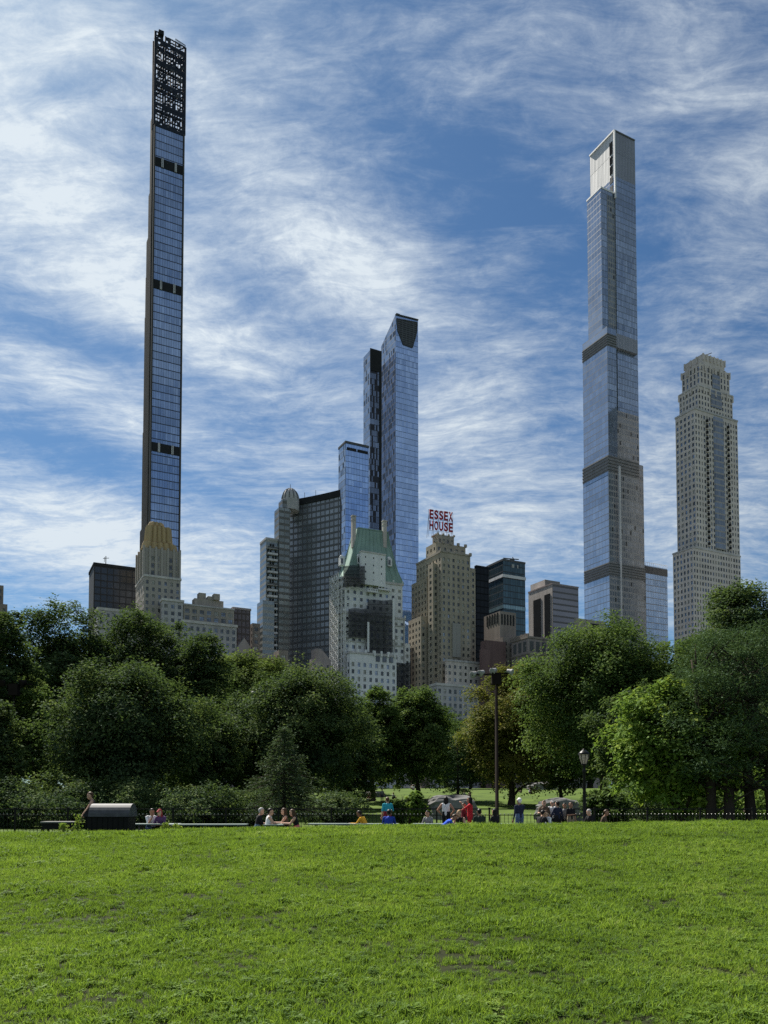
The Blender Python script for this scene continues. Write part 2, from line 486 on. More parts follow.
for y0, y1, dn, sc in ((1.5, 9, 330, 1.0), (9, 14, 190, 1.22), (14, 20, 120, 1.5), (20, 30.2, 75, 1.75)):
    hw = .58 * y1 + 7
    n = int(dn * (y1 - y0) * 2 * hw)
    X = NR.uniform(-hw, hw, n); Y = NR.uniform(y0, y1, n)
    keep = np.abs(X) < .58 * Y + 6.5
    th = vnoise(X, Y, 2.3, 1) * .5 + vnoise(X, Y, .8, 2) * .3 + vnoise(X, Y, 6.5, 3) * .35
    keep &= NR.random(n) < np.clip((th - .20) / .3, .78, 1)
    for bx, by, br in BARE:
        dd = np.hypot((X - bx) / 1.7, Y - by) / br
        keep &= (dd * 1.55 + NR.normal(0, .38, n)) > .8
    X, Y = X[keep], Y[keep]
    hsc = .62 + .80 * vnoise(X, Y, 1.4, 4) * (.45 + 1.0 * vnoise(X, Y, 5.0, 5))
    pts.append(np.stack([X, Y, gz(X, Y) - .004], -1)); scl.append(sc * hsc * NR.uniform(.75, 1.25, len(X)))
pts = np.concatenate(pts); scl = np.concatenate(scl)
gm = bpy.data.meshes.new('grass'); gm.vertices.add(len(pts)); gm.vertices.foreach_set('co', pts.reshape(-1).astype(np.float32))
at = gm.attributes.new('sc', 'FLOAT', 'POINT'); at.data.foreach_set('value', scl.astype(np.float32))
gm.update()
go = tag(link('grass', gm), 'short sunlit lawn grass covering the slope in front of the tables', 'grass', kind='stuff')
ng = bpy.data.node_groups.new('scatter', 'GeometryNodeTree')
ng.interface.new_socket(name='Geometry', in_out='INPUT', socket_type='NodeSocketGeometry')
ng.interface.new_socket(name='Geometry', in_out='OUTPUT', socket_type='NodeSocketGeometry')
q = NT(ng)
gi = q.n('NodeGroupInput'); gx = q.n('NodeGroupOutput')
ip = q.n('GeometryNodeInstanceOnPoints'); ci = q.n('GeometryNodeCollectionInfo')
ci.inputs['Collection'].default_value = tc_; ci.inputs['Separate Children'].default_value = True; ci.inputs['Reset Children'].default_value = True
rv = q.n('FunctionNodeRandomValue', data_type='FLOAT_VECTOR'); rv.inputs[0].default_value = (-.16, -.16, 0); rv.inputs[1].default_value = (.16, .16, 6.283)
na = q.n('GeometryNodeInputNamedAttribute', data_type='FLOAT'); na.inputs[0].default_value = 'sc'
mp_ = q.n('GeometryNodeMeshToPoints')
q.l(gi.outputs[0], mp_.inputs[0]); q.l(mp_.outputs[0], ip.inputs['Points']); q.l(ci.outputs[0], ip.inputs['Instance'])
ip.inputs['Pick Instance'].default_value = True
q.l(rv.outputs[0], ip.inputs['Rotation']); q.l(na.outputs[0], ip.inputs['Scale']); q.l(ip.outputs[0], gx.inputs[0])
md = go.modifiers.new('scatter', 'NODES'); md.node_group = ng
# ------------------------------------------------------------------ buildings
Z0 = 4.4
class Fr:
    pass
def fr(corner, left, right, top, Y, ref=None, yaw=27, wL=None, wR=None, z0=Z0):
    """a block whose near corner, ends and top stand at the given picture places; real size follows from the distance Y"""
    f = Fr(); a = rad(yaw); c, s = math.cos(a), math.sin(a)
    zr = zat(ref if ref is not None else top, Y); d = dep(Y, zr)
    f.O = Vector((xat(corner, Y, zr), Y, 0)); f.z1 = zat(top, Y); f.z0 = z0
    f.uR = Vector((c, s, 0)); f.uL = Vector((-s, c, 0)); f.nR = Vector((s, -c, 0)); f.nL = Vector((-c, -s, 0))
    r = ((right if right is not None else corner) - 384) / F; l = ((left if left is not None else corner) - 384) / F
    f.wR = wR if wR is not None else (r * d - f.O.x) / (c - r * s * CP)
    f.wL = wL if wL is not None else (l * d - f.O.x) / (-s - l * c * CP)
    f.yaw = a
    return f
def foot(f, g=0.0):
    o = f.O - f.uR * g - f.uL * g
    R = f.uR * (f.wR + 2 * g); L = f.uL * (f.wL + 2 * g)
    return [o, o + R, o + R + L, o + L]

class Building:
    def __init__(s, name, f, label, cat, group=None):
        s.e = empty(name, (f.O.x, f.O.y, Z0), label, cat, group, f.yaw)
        s.wins = []; s.name = name
    def part(s, name, mb, label=None, kind=None):
        return tag(mb.build(name, s.e), label, kind=kind)
    def block(s, f, mR, mL=None, name='wall', z0=None, z1=None, cap=None, g=0.0, label=None):
        mb = MB(); ft = foot(f, g); mL = mL or mR
        mb.prism(ft, f.z0 if z0 is None else z0, f.z1 if z1 is None else z1, [mR, mL, mR, mL], cap or mL)
        return s.part(name, mb, label)
    def band(s, f, z0, z1, m, proud=.35, name='cornice'):
        return s.block(f, m, m, name, z0, z1, m, proud)
    def masonry(s, f, m, floor=3.4, bay=3.0, win=(.46, .56), z0=None, z1=None, name='wall', top=1.6, depth=.3, kinds=(.55, .25, .2), faceR=True, faceL=True, bayL=None, skipR=None, label=None, groups=None):
        z0 = f.z0 if z0 is None else z0; z1 = f.z1 if z1 is None else z1
        mb = MB(); ft = foot(f)
        s.facade(mb, ft[0], f.uR, f.nR, f.wR, z0, z1, m, floor, bay, win, top, depth, kinds, faceR, skipR, groups)
        s.facade(mb, ft[0], f.uL, f.nL, f.wL, z0, z1, m, floor, bayL or bay, win, top, depth, kinds, faceL, None, None)
        for a, b in ((ft[1], ft[2]), (ft[2], ft[3])):
            mb.face([(a.x, a.y, z0), (b.x, b.y, z0), (b.x, b.y, z1), (a.x, a.y, z1)], m)
        mb.face([(p.x, p.y, z1) for p in ft], m)
        return s.part(name, mb, label)
    def facade(s, mb, O, u, n, w, z0, z1, m, floor, bay, win, top, depth, kinds, on, skip, groups):
        Q = lambda x, z, dd=0: (O.x + u.x * x - n.x * dd, O.y + u.y * x - n.y * dd, z)
        h = z1 - z0 - top
        nr = int(h // floor) if on else 0
        nc = max(1, round(w / bay)); cw = w / nc
        if nr < 1 or cw < 1.2:
            mb.face([Q(0, z0), Q(w, z0), Q(w, z1), Q(0, z1)], m); return
        zb = z1 - top - nr * floor
        if zb > z0 + .01: mb.face([Q(0, z0), Q(w, z0), Q(w, zb), Q(0, zb)], m)
        mb.face([Q(0, z1 - top), Q(w, z1 - top), Q(w, z1), Q(0, z1)], m)
        for i in range(nc):
            ww = win[0]
            if groups: ww = groups[i % len(groups)]
            x0, x1 = i * cw, (i + 1) * cw
            if ww <= 0 or (skip and skip(i, nc)):
                mb.face([Q(x0, zb), Q(x1, zb), Q(x1, z1 - top), Q(x0, z1 - top)], m); continue
            a0 = x0 + cw * (1 - ww) / 2; a1 = x1 - cw * (1 - ww) / 2
            mb.face([Q(x0, zb), Q(a0, zb), Q(a0, z1 - top), Q(x0, z1 - top)], m)
            mb.face([Q(a1, zb), Q(x1, zb), Q(x1, z1 - top), Q(a1, z1 - top)], m)
            for j in range(nr):
                y0 = zb + j * floor; b0 = y0 + floor * (1 - win[1]) * .55; b1 = b0 + floor * win[1]; y1 = y0 + floor
                mb.face([Q(a0, y0), Q(a1, y0), Q(a1, b0), Q(a0, b0)], m)
                mb.face([Q(a0, b1), Q(a1, b1), Q(a1, y1), Q(a0, y1)], m)
                mb.face([Q(a0, b0), Q(a0, b1), Q(a0, b1, depth), Q(a0, b0, depth)], m)
                mb.face([Q(a1, b0), Q(a1, b1), Q(a1, b1, depth), Q(a1, b0, depth)], m)
                mb.face([Q(a0, b0), Q(a1, b0), Q(a1, b0, depth), Q(a0, b0, depth)], m)
                mb.face([Q(a0, b1), Q(a1, b1), Q(a1, b1, depth), Q(a0, b1, depth)], m)
                r = rnd.random(); k = 0 if r < kinds[0] else (1 if r < kinds[0] + kinds[1] else 2)
                s.wins.append((Vector(Q((a0 + a1) / 2, (b0 + b1) / 2, depth)), n.copy(), a1 - a0, b1 - b0, k))
    def finish(s, vis_py=700, n=100):
        """the hundred windows that show largest are parts of their own, the rest one part"""
        def key(w):
            px, py = proj(w[0])
            face = 1 if w[1].x > 0 else .55
            return (py < vis_py and -5 < px < 773, w[2] * w[3] * face * (.8 + .4 * rnd.random()))
        ws = sorted(s.wins, key=key, reverse=True)
        mb = MB()
        for i, (c, nrm, w, h, k) in enumerate(ws):
            th = math.atan2(nrm.x, -nrm.y)
            if i < n:
                o = link('window', win_mesh(w, h, k)); o.parent = s.e
                o.matrix_parent_inverse = PM(s.e).inverted()
                o.location = c; o.rotation_euler = (0, 0, th)
            else:
                win_into(mb, w, h, k, Matrix.Translation(c) @ Matrix.Rotation(th, 4, 'Z'))
        if mb.f: s.part('window', mb, kind='stuff')
WCACHE = {}
def win_into(mb, w, h, k, M):
    T = lambda x, y, z: M @ Vector((x, y, z))
    g = (M_GLASS, M_BLIND, M_GLASSB)[k]
    fw = min(.09, w * .08)
    mb.face([T(-w / 2 - .02, .0, -h / 2 - .02), T(w / 2 + .02, .0, -h / 2 - .02), T(w / 2 + .02, .0, h / 2 + .02), T(-w / 2 - .02, .0, h / 2 + .02)], g)
    def bar(x0, x1, z0, z1):
        y = -.06
        mb.face([T(x0, y, z0), T(x1, y, z0), T(x1, y, z1), T(x0, y, z1)], M_FRAME)
        mb.face([T(x0, y, z0), T(x0, 0, z0), T(x0, 0, z1), T(x0, y, z1)], M_FRAME)
        mb.face([T(x1, y, z0), T(x1, 0, z0), T(x1, 0, z1), T(x1, y, z1)], M_FRAME)
    bar(-w / 2, -w / 2 + fw, -h / 2, h / 2); bar(w / 2 - fw, w / 2, -h / 2, h / 2)
    bar(-w / 2 + fw, w / 2 - fw, -.05, .05); bar(-w / 2 + fw, w / 2 - fw, -h / 2, -h / 2 + .08)
    if w > 1.7: bar(-.05, .05, -h / 2 + .08, -.05); 
    if w > 1.7: bar(-.05, .05, .05, h / 2)
def win_mesh(w, h, k):
    key = (round(w, 1), round(h, 1), k)
    if key not in WCACHE:
        mb = MB(); win_into(mb, w, h, k, Matrix.Identity(4)); WCACHE[key] = mb.mesh('window')
    return WCACHE[key]

def glassm(name, col, rough, metal=.5):
    m, t, b = newmat(name)
    oi = t.n('ShaderNodeObjectInfo').outputs['Random']
    geo = t.n('ShaderNodeNewGeometry').outputs['Position']
    f = t.noise(geo, .35, 1)
    v = t.mapr(f, .3, .7, .5, 1.5)
    c = t.n('ShaderNodeVectorMath', operation='SCALE'); c.inputs[0].default_value = col; t.l(v, c.inputs[3])
    t.l(c.outputs[0], b.inputs['Base Color']); b.inputs['Roughness'].default_value = rough; b.inputs['Metallic'].default_value = metal
    return m
M_GLASS = glassm('window_glass_dark', (.085, .092, .10), .15, .45)
M_GLASSB = glassm('window_glass_sky', (.17, .20, .24), .1, .6)
M_BLIND = glassm('window_blind', (.30, .30, .28), .5, 0)
M_FRAME = plain('window_frame', (.12, .12, .115), .6)

st_grey = stone('limestone_grey', (0.381, 0.375, 0.375))
st_tan = stone('brick_tan', (0.312, 0.281, 0.244))
st_olive = stone('brick_olive', (0.338, 0.301, 0.241))
st_white = stone('terracotta_white', (0.675, 0.684, 0.680), var=.1)
st_brown = stone('brick_brown', (0.230, 0.199, 0.177))
st_red = stone('brick_dark_red', (0.155, 0.103, 0.100))
st_pink = stone('brick_mauve', (0.270, 0.232, 0.226))
st_cream = stone('limestone_cream', (0.475, 0.463, 0.444))
st_warm = stone('limestone_warm', (0.486, 0.445, 0.411))
m_dark = plain('louvre_dark', (.03, .032, .034), .8, scale=.5, spec=0)
m_darkgrey = plain('metal_dark_grey', (.09, .095, .10), .7, scale=.5, spec=.04)
m_roof = plain('roof_grey', (.16, .16, .155), .8, scale=.4)
m_copper = stone('copper_green', (0.231, 0.329, 0.287), .8, .22)
m_gold = stone('gilded_terracotta', (.40, .30, .165), .7, .12)
m_conc = stone('concrete_pale', (0.540, 0.546, 0.554))

# --- far-edge sliver
f = fr(-26, None, 7.5, 584, 410, ref=600, wL=26); B = Building('apartment_building', f, 'brown brick apartment house cut off by the picture edge above the trees', 'building')
f.z1 = zat(601, 410); B.masonry(f, st_brown, 3.5, 3.2)
f2 = fr(-20, None, 3.5, 583, 416, ref=590, wL=14); B.masonry(f2, st_brown, 3.5, 3.2, z0=f.z1, name='penthouse'); B.finish(620)

# --- dark glass box at far left
m = curtain('dark_box_glass', (.035, .045, .06), (.014, .015, .017), 3.9, 3.4, .2, .16, .35, .2, .5)
f = fr(94, 89, 137.5, 563, 440, ref=570); B = Building('office_building', f, 'black glass office box with a thin mast on its roof', 'building')
B.block(f, m, m_darkgrey, 'glass_wall'); B.band(f, f.z1 - 1.2, f.z1 + .4, m_dark, .3, 'parapet')
mb = MB(); p = foot(f)[0] + f.uR * 7 + f.uL * 6
mb.bar((p.x, p.y, f.z1), (p.x, p.y, f.z1 + 6.5), .35, m_darkgrey); mb.bar((p.x - 1.6, p.y, f.z1 + 5.2), (p.x + 1.8, p.y, f.z1 + 5.4), .25, m_darkgrey); mb.bar((p.x - .9, p.y, f.z1 + 3.2), (p.x - .7, p.y, f.z1 + 6), .2, m_darkgrey)
B.part('roof_mast', mb)

# --- low stone block in front of it
f = fr(98, None, 145, 608, 412, wL=16); B = Building('apartment_building', f, 'low pale stone block with roof planting below the black glass box', 'building')
B.masonry(f, st_grey, 3.6, 3.4, (.4, .5)); B.band(f, f.z1 - .9, f.z1 + .5, st_cream, .4); B.finish(640)

# --- slim super-tall tower with the lattice crown
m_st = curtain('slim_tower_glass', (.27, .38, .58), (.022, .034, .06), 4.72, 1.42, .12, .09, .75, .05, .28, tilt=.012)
m_pier = stone('terracotta_pier', (.072, .072, .070), .7, .2)
YS = 455
f = fr(154.6, 153.2, 184.6, 124, YS, ref=100); f.wL = 3.0
B = Building('skyscraper', f, 'very slim blue glass skyscraper with a dark open lattice crown', 'skyscraper')
B.block(f, m_st, m_pier, 'glass_wall')
for zpy in (160.5, 283, 446):
    za = zat(zpy + 4.5, YS); zb = zat(zpy - 4.5, YS)
    mb = MB(); ft = foot(f); o = ft[0] + f.uR * .9
    q = [o + f.nR * .25, o + f.uR * (f.wR - 1.2) + f.nR * .25, o + f.uR * (f.wR - 1.2) - f.nR * .5, o - f.nR * .5]
    mb.prism(q, za, zb, m_dark)
    B.part('mechanical_band', mb)
    mb = MB()
    for k in (.26, .30, .70, .74):
        c = ft[0] + f.uR * (f.wR * k) + f.nR * .5
        mb.box((c.x, c.y, (za + zb) / 2), (.42, .5, zb - za), m_conc, f.yaw)
    B.part('column_pair', mb)
# side piers step out towards the ground
tiers = [(62, 152.9), (112, 151.2), (184, 149.2), (226, 147.2), (262, 146.4), (302, 145.3), (420, 143.4), (520, 140.6)]
ft = foot(f)
prev = 3.0
for i, (py, lp) in enumerate(tiers):
    g = fr(154.6, lp - (YS and 0), 184.6, py, YS, ref=py)
    z1 = zat(py, YS)
    # left edge wanted at this height: work out how far back the side reaches
    d = dep(YS, z1); X0 = f.O.x; l = (lp - 384) / F
    wl = (l * d - X0) / (-math.sin(f.yaw) - l * math.cos(f.yaw) * CP)
    wl = max(wl, prev + .8)
    mb = MB()
    o = ft[0] + f.uL * (prev + .0); e_ = ft[0] + f.uL * wl
    R = f.uR * ((f.wR - .2 - i * .15) if py > 124 else 1.3)
    o2 = o + f.uR * .0; q = [o2, o2 + R, e_ + R, e_]
    mb.prism(q, Z0, z1, m_pier)
    n = max(1, int((wl - prev) / 1.5))
    for k in range(n):
        c = o + f.uL * ((k + .5) * (wl - prev) / n) + f.nL * .25
        mb.box((c.x, c.y, (Z0 + z1) / 2 + .6), (.55, .7, z1 - Z0 + 1.2), m_pier, f.yaw)
    B.part('setback_pier', mb); prev = wl
mb = MB()
for k, off in ((0, .3), (1, -.3)):
    c = ft[k] + f.uR * off + f.nR * .3
    mb.box((c.x, c.y, (Z0 + f.z1) / 2), (.9, .8, f.z1 - Z0 - .02), m_pier, f.yaw)
B.part('edge_pier', mb)
m_latt = plain('lattice_navy', (.030, .036, .050), .6, scale=.5, spec=.05)
# crown: open screens of posts and beams, front and back, with a sloping top
mb = MB(); zc0 = f.z1; zt0 = zat(31, YS); zt1 = zat(46, YS + 8) - 1.0
D_ = 5.0
rr = random.Random(3)
for dep_ in (0.0, D_):
    base = ft[0] + f.uL * dep_
    npost = 12
    for k in range(npost + 1):
        x = f.wR * k / npost; zt = zt0 + (zt1 - zt0) * k / npost - (0 if dep_ == 0 else 2)
        c = base + f.uR * x
        w = 1.3 if k in (0, npost) else (.7 if k % 4 == 0 else rr.uniform(.22, .42))
        mb.box((c.x, c.y, (zc0 + zt) / 2), (w, .55, zt - zc0), m_latt, f.yaw)
    nrow = 26
    for j in range(nrow + 1):
        for k in range(npost):
            zl = zt0 + (zt1 - zt0) * (k + .5) / npost
            z = zc0 + (zl - zc0) * j / nrow
            heavy = j % 6 == 0
            if not heavy and rr.random() < .34: continue
            c = base + f.uR * (f.wR * (k + .5) / npost)
            mb.box((c.x, c.y, z), (f.wR / npost + .02, .5, 1.6 if heavy else .5), m_latt, f.yaw)
    # bracing
    for j in range(0, nrow, 3):
        for k in range(0, npost, 3):
            if rr.random() < .45: continue
            A_ = base + f.uR * (f.wR * k / npost); C_ = base + f.uR * (f.wR * (k + 3) / npost)
            zA1 = zc0 + (zt0 + (zt1 - zt0) * k / npost - zc0) * j / nrow; zC1 = zc0 + (zt0 + (zt1 - zt0) * (k + 3) / npost - zc0) * min(nrow, j + 3) / nrow
            mb.bar((A_.x, A_.y, zA1), (C_.x, C_.y, zC1), rr.uniform(.3, .6), m_latt)
    # solid cells
    for j in range(nrow):
        for k in range(npost):
            edge = min(k, npost - 1 - k)
            pr = .40 if edge == 0 else .13
            if j % 6 == 5 or j < 1: pr = .75
            if dep_ == 0 and rr.random() < pr:
                zl = zt0 + (zt1 - zt0) * (k + .5) / npost
                z = zc0 + (zl - zc0) * (j + .5) / nrow
                c = base + f.uR * (f.wR * (k + .5) / npost)
                mb.box((c.x, c.y, z), (f.wR / npost, .3, (zl - zc0) / nrow), m_darkgrey if rr.random() < .3 else m_latt, f.yaw)
for k in range(5):  # tie beams between the two screens
    for zz in (zc0 + 10, zc0 + 26, zc0 + 40):
        a = ft[0] + f.uR * (f.wR * k / 4); b = a + f.uL * D_
        mb.bar((a.x, a.y, zz), (b.x, b.y, zz), .7, m_dark)
B.part('lattice_crown', mb)
mb = MB()
for k in range(9):
    a = ft[0] + f.uR * (f.wR * (.68 + .04 * k)); mb.bar((a.x, a.y, zt1 - 1), (a.x, a.y, zt1 + 3.2 - .2 * k), .25, m_darkgrey)
a = ft[0] + f.uR * (f.wR * .66); b_ = ft[0] + f.uR * f.wR
mb.bar((a.x, a.y, zt1 + 2.6), (b_.x, b_.y, zt1 + 1.4), .25, m_darkgrey)
c = ft[0] + f.uR * (f.wR * .18); mb.box((c.x, c.y, zt0 - .5), (3, 3, 2.4), m_dark, f.yaw)
B.part('roof_rail', mb)

# --- stone tower with the gilded crown
st_tower = stone('limestone_warm_tower', (.34, .315, .285), var=.12)
YC = 405
f = fr(143.5, 137, 179.5, 547, YC, ref=575)
B = Building('apartment_tower', f, 'grey stone apartment tower with a fluted golden crown', 'building')
fb = fr(144, 135.5, 180.5, 575, YC - 1.5, ref=600)
f.z0 = fb.z1
B.masonry(f, st_tower, 3.75, 3.3, (.34, .62), top=3.4, kinds=(.75, .15, .1), groups=(0, .5, .1))
B.masonry(fb, st_tower, 3.55, 3.3, (.42, .55), kinds=(.7, .2, .1), name='wall')
B.band(fb, fb.z1 - .6, fb.z1 + .5, st_cream, .35)
# buttress piers at the top
mb = MB()
for k in range(7):
    c = foot(f)[0] + f.uR * (f.wR * k / 6) + f.nR * .35
    mb.box((c.x, c.y, (f.z1 + fb.z1) / 2 + .6), (1.0, .9, f.z1 - fb.z1 + .5), st_tower, f.yaw)
for k in range(1, 4):
    c = foot(f)[0] + f.uL * (f.wL * k / 3) + f.nL * .35
    mb.box((c.x, c.y, (f.z1 + fb.z1) / 2 + .6), (1.0, .9, f.z1 - fb.z1 + .5), st_tower, f.yaw)
B.part('buttress', mb)
def fluted(px0, px1, py0, py1, Y, flutes, amp, taper=0.0):
    g = fr(px0, None, px1, py1, Y, ref=py1, wL=6)
    z0, z1 = zat(py0, Y), zat(py1, Y); pts = []
    n = flutes * 6
    for i in range(n + 1):
        w = abs(math.sin(math.pi * i / 6)); p = g.O + g.uR * (g.wR * i / n) + g.nR * (amp * w)
        pts.append(p)
    m_ = 12
    for i in range(1, m_ + 1):
        w = abs(math.sin(math.pi * i / 6)); p = g.O + g.uR * g.wR + g.uL * (g.wL * i / m_) + g.uR * (amp * w); pts.append(p)
    for i in range(n + 1):
        p = g.O + g.uR * (g.wR * (1 - i / n)) + g.uL * g.wL; pts.append(p)
    for i in range(1, m_):
        w = abs(math.sin(math.pi * i / 6)); p = g.O + g.uL * (g.wL * (1 - i / m_)) + g.nL * (amp * w); pts.append(p)
    cen = g.O + g.uR * g.wR / 2 + g.uL * g.wL / 2
    mb = MB()
    rings = [(0, 1.0), (.8, 1 - taper * .7), (1, 1 - taper)]
    for (a, sa), (b, sb) in zip(rings, rings[1:]):
        za = z0 + (z1 - z0) * a; zb = z0 + (z1 - z0) * b
        for i in range(len(pts)):
            p, q = pts[i], pts[(i + 1) % len(pts)]
            A = lambda v, s_, z: (cen.x + (v.x - cen.x) * s_, cen.y + (v.y - cen.y) * s_, z)
            mb.face([A(p, sa, za), A(q, sa, za), A(q, sb, zb), A(p, sb, zb)], m_gold)
    mb.face([(cen.x + (p.x - cen.x) * (1 - taper), cen.y + (p.y - cen.y) * (1 - taper), z1) for p in pts], m_gold)
    return mb
B.part('gilded_crown', fluted(144.5, 176.5, 548, 540.5, YC + 1.5, 5, 1.3, .12))
B.part('gilded_crown', fluted(147.5, 171.5, 541, 524.5, YC + 3.5, 5, 1.1, .12))
B.part('gilded_crown', fluted(150.5, 163.5, 525, 521, YC + 5.5, 3, 1.0, .2))
B.finish(650)

# --- stepped apartment house beside it
YA = 396
f = fr(182.5, 180, 236.5, 621, YA, ref=640)
B = Building('apartment_house', f, 'pale limestone apartment house with stepped rooftop penthouses', 'building')
B.masonry(f, st_grey, 3.5, 3.1, (.5, .62), kinds=(.5, .2, .3)); B.band(f, f.z1 - .6, f.z1 + .7, st_cream, .5)
g = fr(183.5, 182, 234, 604, YA + 7, ref=610, z0=f.z1); B.masonry(g, st_tan, 3.4, 3.6, (.6, .6), kinds=(.3, .2, .5), name='upper_wall'); B.band(g, g.z1 - .4, g.z1 + .4, st_grey, .3)
g2 = fr(194.5, 192, 223.5, 598, YA + 14, ref=600, z0=g.z1); B.masonry(g2, st_tan, 3.4, 3.6, (.4, .5), name='penthouse')
for a, b_, tp in ((199, 206, 592.5), (208, 214, 596), (214, 220, 593.5)):
    h = fr(a, None, b_, tp, YA + 17, z0=g2.z1, wL=4); B.block(h, st_tan, name='chimney_block')
f = f
B.finish(670)
f = fr(162.5, 160.5, 183, 599, 398, ref=610)
B = Building('apartment_house', f, 'narrow stone wing with bracketed cornice beside the golden-crowned tower', 'building')
B.masonry(f, st_grey, 3.5, 3.0, (.5, .55), kinds=(.75, .15, .1)); B.band(f, f.z1 - .7, f.z1 + .5, st_cream, .5); B.finish(650)

# --- dark mauve block, gabled house, thin strip
m = curtain('mauve_block_face', (.15, .13, .14), (.09, .075, .072), 3.6, 2.2, .3, .3, .15, .4, .2)
f = fr(233, 231, 250.5, 608, 418, ref=620); B = Building('office_building', f, 'plain dark mauve block rising behind the stepped apartment house', 'building')
B.block(f, m, st_pink, 'wall'); B.band(f, f.z1 - .5, f.z1 + .6, st_pink, .3)
f = fr(236.5, 235, 252, 648, 386, ref=652); B = Building('town_house', f, 'small brick house with a stepped gable between taller blocks', 'house')
B.masonry(f, st_pink, 3.3, 2.6, (.45, .55))
mb = MB(); ft = foot(f); top = (ft[0] + ft[1]) / 2; za, zb = f.z1, zat(637, 386)
A0, A1 = ft[0], ft[1]; bk = f.uL * min(f.wL, 8)
for qi, q in enumerate(([(A0.x, A0.y, za), (A1.x, A1.y, za), (top.x, top.y, zb)],
          [((A0 + bk).x, (A0 + bk).y, za), ((A1 + bk).x, (A1 + bk).y, za), ((top + bk).x, (top + bk).y, zb)],
          [(A0.x, A0.y, za), (top.x, top.y, zb), ((top + bk).x, (top + bk).y, zb), ((A0 + bk).x, (A0 + bk).y, za)],
          [(A1.x, A1.y, za), (top.x, top.y, zb), ((top + bk).x, (top + bk).y, zb), ((A1 + bk).x, (A1 + bk).y, za)])):
    mb.face(q, st_pink if qi < 2 else m_darkgrey)
B.part('gable', mb); B.finish(680)
f = fr(252.5, 252, 260, 623, 425, wL=12); B = Building('apartment_building', f, 'thin brown strip of a block seen past the balconied tower', 'building')
B.masonry(f, st_brown, 3.4, 3.0); B.finish(680)

# --- tower with the curved balconies
YB = 432
m = curtain('balcony_tower_bands', (.20, .235, .25), (.27, .275, .26), 3.35, 2.6, .46, .05, .4, .12, .4)
f = fr(266, 260, 277.8, 539, YB, ref=560); B = Building('apartment_tower', f, 'grey balconied apartment tower with pale floor bands', 'building')
B.block(f, m, m, 'wall')
f2 = fr(262.5, 256.8, 274, 600, YB - 4, ref=640); B.block(f2, m, m, 'lower_wall')
ft = foot(f)
nf = int((f.z1 - 24) / 3.35)
sl_ = MB(); 
for j in range(nf):
    z = f.z1 - 5.2 - j * 3.35
    c = ft[0] + f.uR * (f.wR * .5) + f.nR * .7
    mb = MB(); mb.box((c.x, c.y, z), (f.wR * .86, 1.5, .3), st_grey, f.yaw)
    mb.box((c.x + f.nR.x * .7, c.y + f.nR.y * .7, z + .6), (f.wR * .86, .1, .9), m_conc if j % 3 else m_darkgrey, f.yaw)
    B.part('balcony', mb)
    if j % 1 == 0:
        k = 2 + (j * 7) % 3
        for i in range(4):
            if (i + j) % 3 == 0 or j > 32: continue
            mb2 = MB(); q = ft[0] + f.uR * (f.wR * (.16 + .22 * i)) + f.nR * .05
            mb2.box((q.x, q.y, z + 1.9), (f.wR * .16, .1, 2.0), m_dark, f.yaw)
            B.part('balcony_door', mb2)
B.band(f, f.z1 - .2, f.z1 + 1.0, st_grey, .2, 'parapet')
B.finish()

# --- broad dark tower, curved slab face, glass dome
YD = 440
m_sl = curtain('dark_slab_face', (.27, .30, .335), (.085, .09, .097), 3.5, 3.0, .36, .24, .3, .2, .4)
Fp = Fr(); A = P(288.5, 501, YD + 12); Bp = P(340, 490.5, YD - 4)
Fp.O = Vector((A.x, A.y, 0)); Fp.yaw = 0
B = Building('office_tower', Fp, 'broad dark grid-fronted tower with a small ribbed dome', 'skyscraper')
mb = MB(); zA, zB = A.z, Bp.z; n = 8; prevp = None
u = 0
row = []
for i in range(n + 1):
    k = i / n; p = A.lerp(Bp, k); p = p + Vector((0, .9 * math.sin(math.pi * k), 0)); row.append(Vector((p.x, p.y, zA + (zB - zA) * k)))
for p, q in zip(row, row[1:]):
    w = math.hypot(q.x - p.x, q.y - p.y)
    mb.face([(p.x, p.y, Z0), (q.x, q.y, Z0), tuple(q), tuple(p)], m_sl, [(u, Z0), (u + w, Z0), (u + w, q.z), (u, p.z)])
    mb.face([(p.x, p.y, p.z), (q.x, q.y, q.z), (q.x, q.y + 18, q.z), (p.x, p.y + 18, p.z)], m_darkgrey)
    mb.face([(p.x, p.y + 18, Z0), (q.x, q.y + 18, Z0), (q.x, q.y + 18, q.z), (p.x, p.y + 18, p.z)], m_darkgrey)
    u += w
for p in (row[0], row[-1]):
    mb.face([(p.x, p.y, Z0), (p.x, p.y, p.z), (p.x, p.y + 18, p.z), (p.x, p.y + 18, Z0)], m_darkgrey)
B.part('slab', mb)
mb = MB()
for p, q in zip(row, row[1:]):
    mb.bar((p.x, p.y - .3, p.z - 1.6), (q.x, q.y - .3, q.z - 1.6), .6, m_dark, 3.6)
B.part('parapet', mb)
m_sh = curtain('dark_shaft_face', (.20, .22, .22), (.10, .10, .095), 3.5, 3.0, .42, .1, .3, .2, .4)
f = fr(279, 274.3, 290, 507, YD - 6, ref=530); B.block(f, m_sh, m_sh, 'shaft')
f3 = fr(282.5, 278.5, 291, 499, YD - 1, ref=505, z0=f.z1 - .5); B.block(f3, m_sh, m_sh, 'shaft_top')
dm = MB(); c = P(290.3, 501, YD + 5); r = xat(299, YD + 5, c.z) - xat(290.3, YD + 5, c.z)
prof = [(r * 1.02, -6), (r * 1.02, 0)] + [(r * math.cos(a), 7.0 * math.sin(a)) for a in np.linspace(0.05, 1.5, 8)]
dm.lathe(prof, st_grey, c, 20)
dome = B.part('dome', dm)
mb = MB()
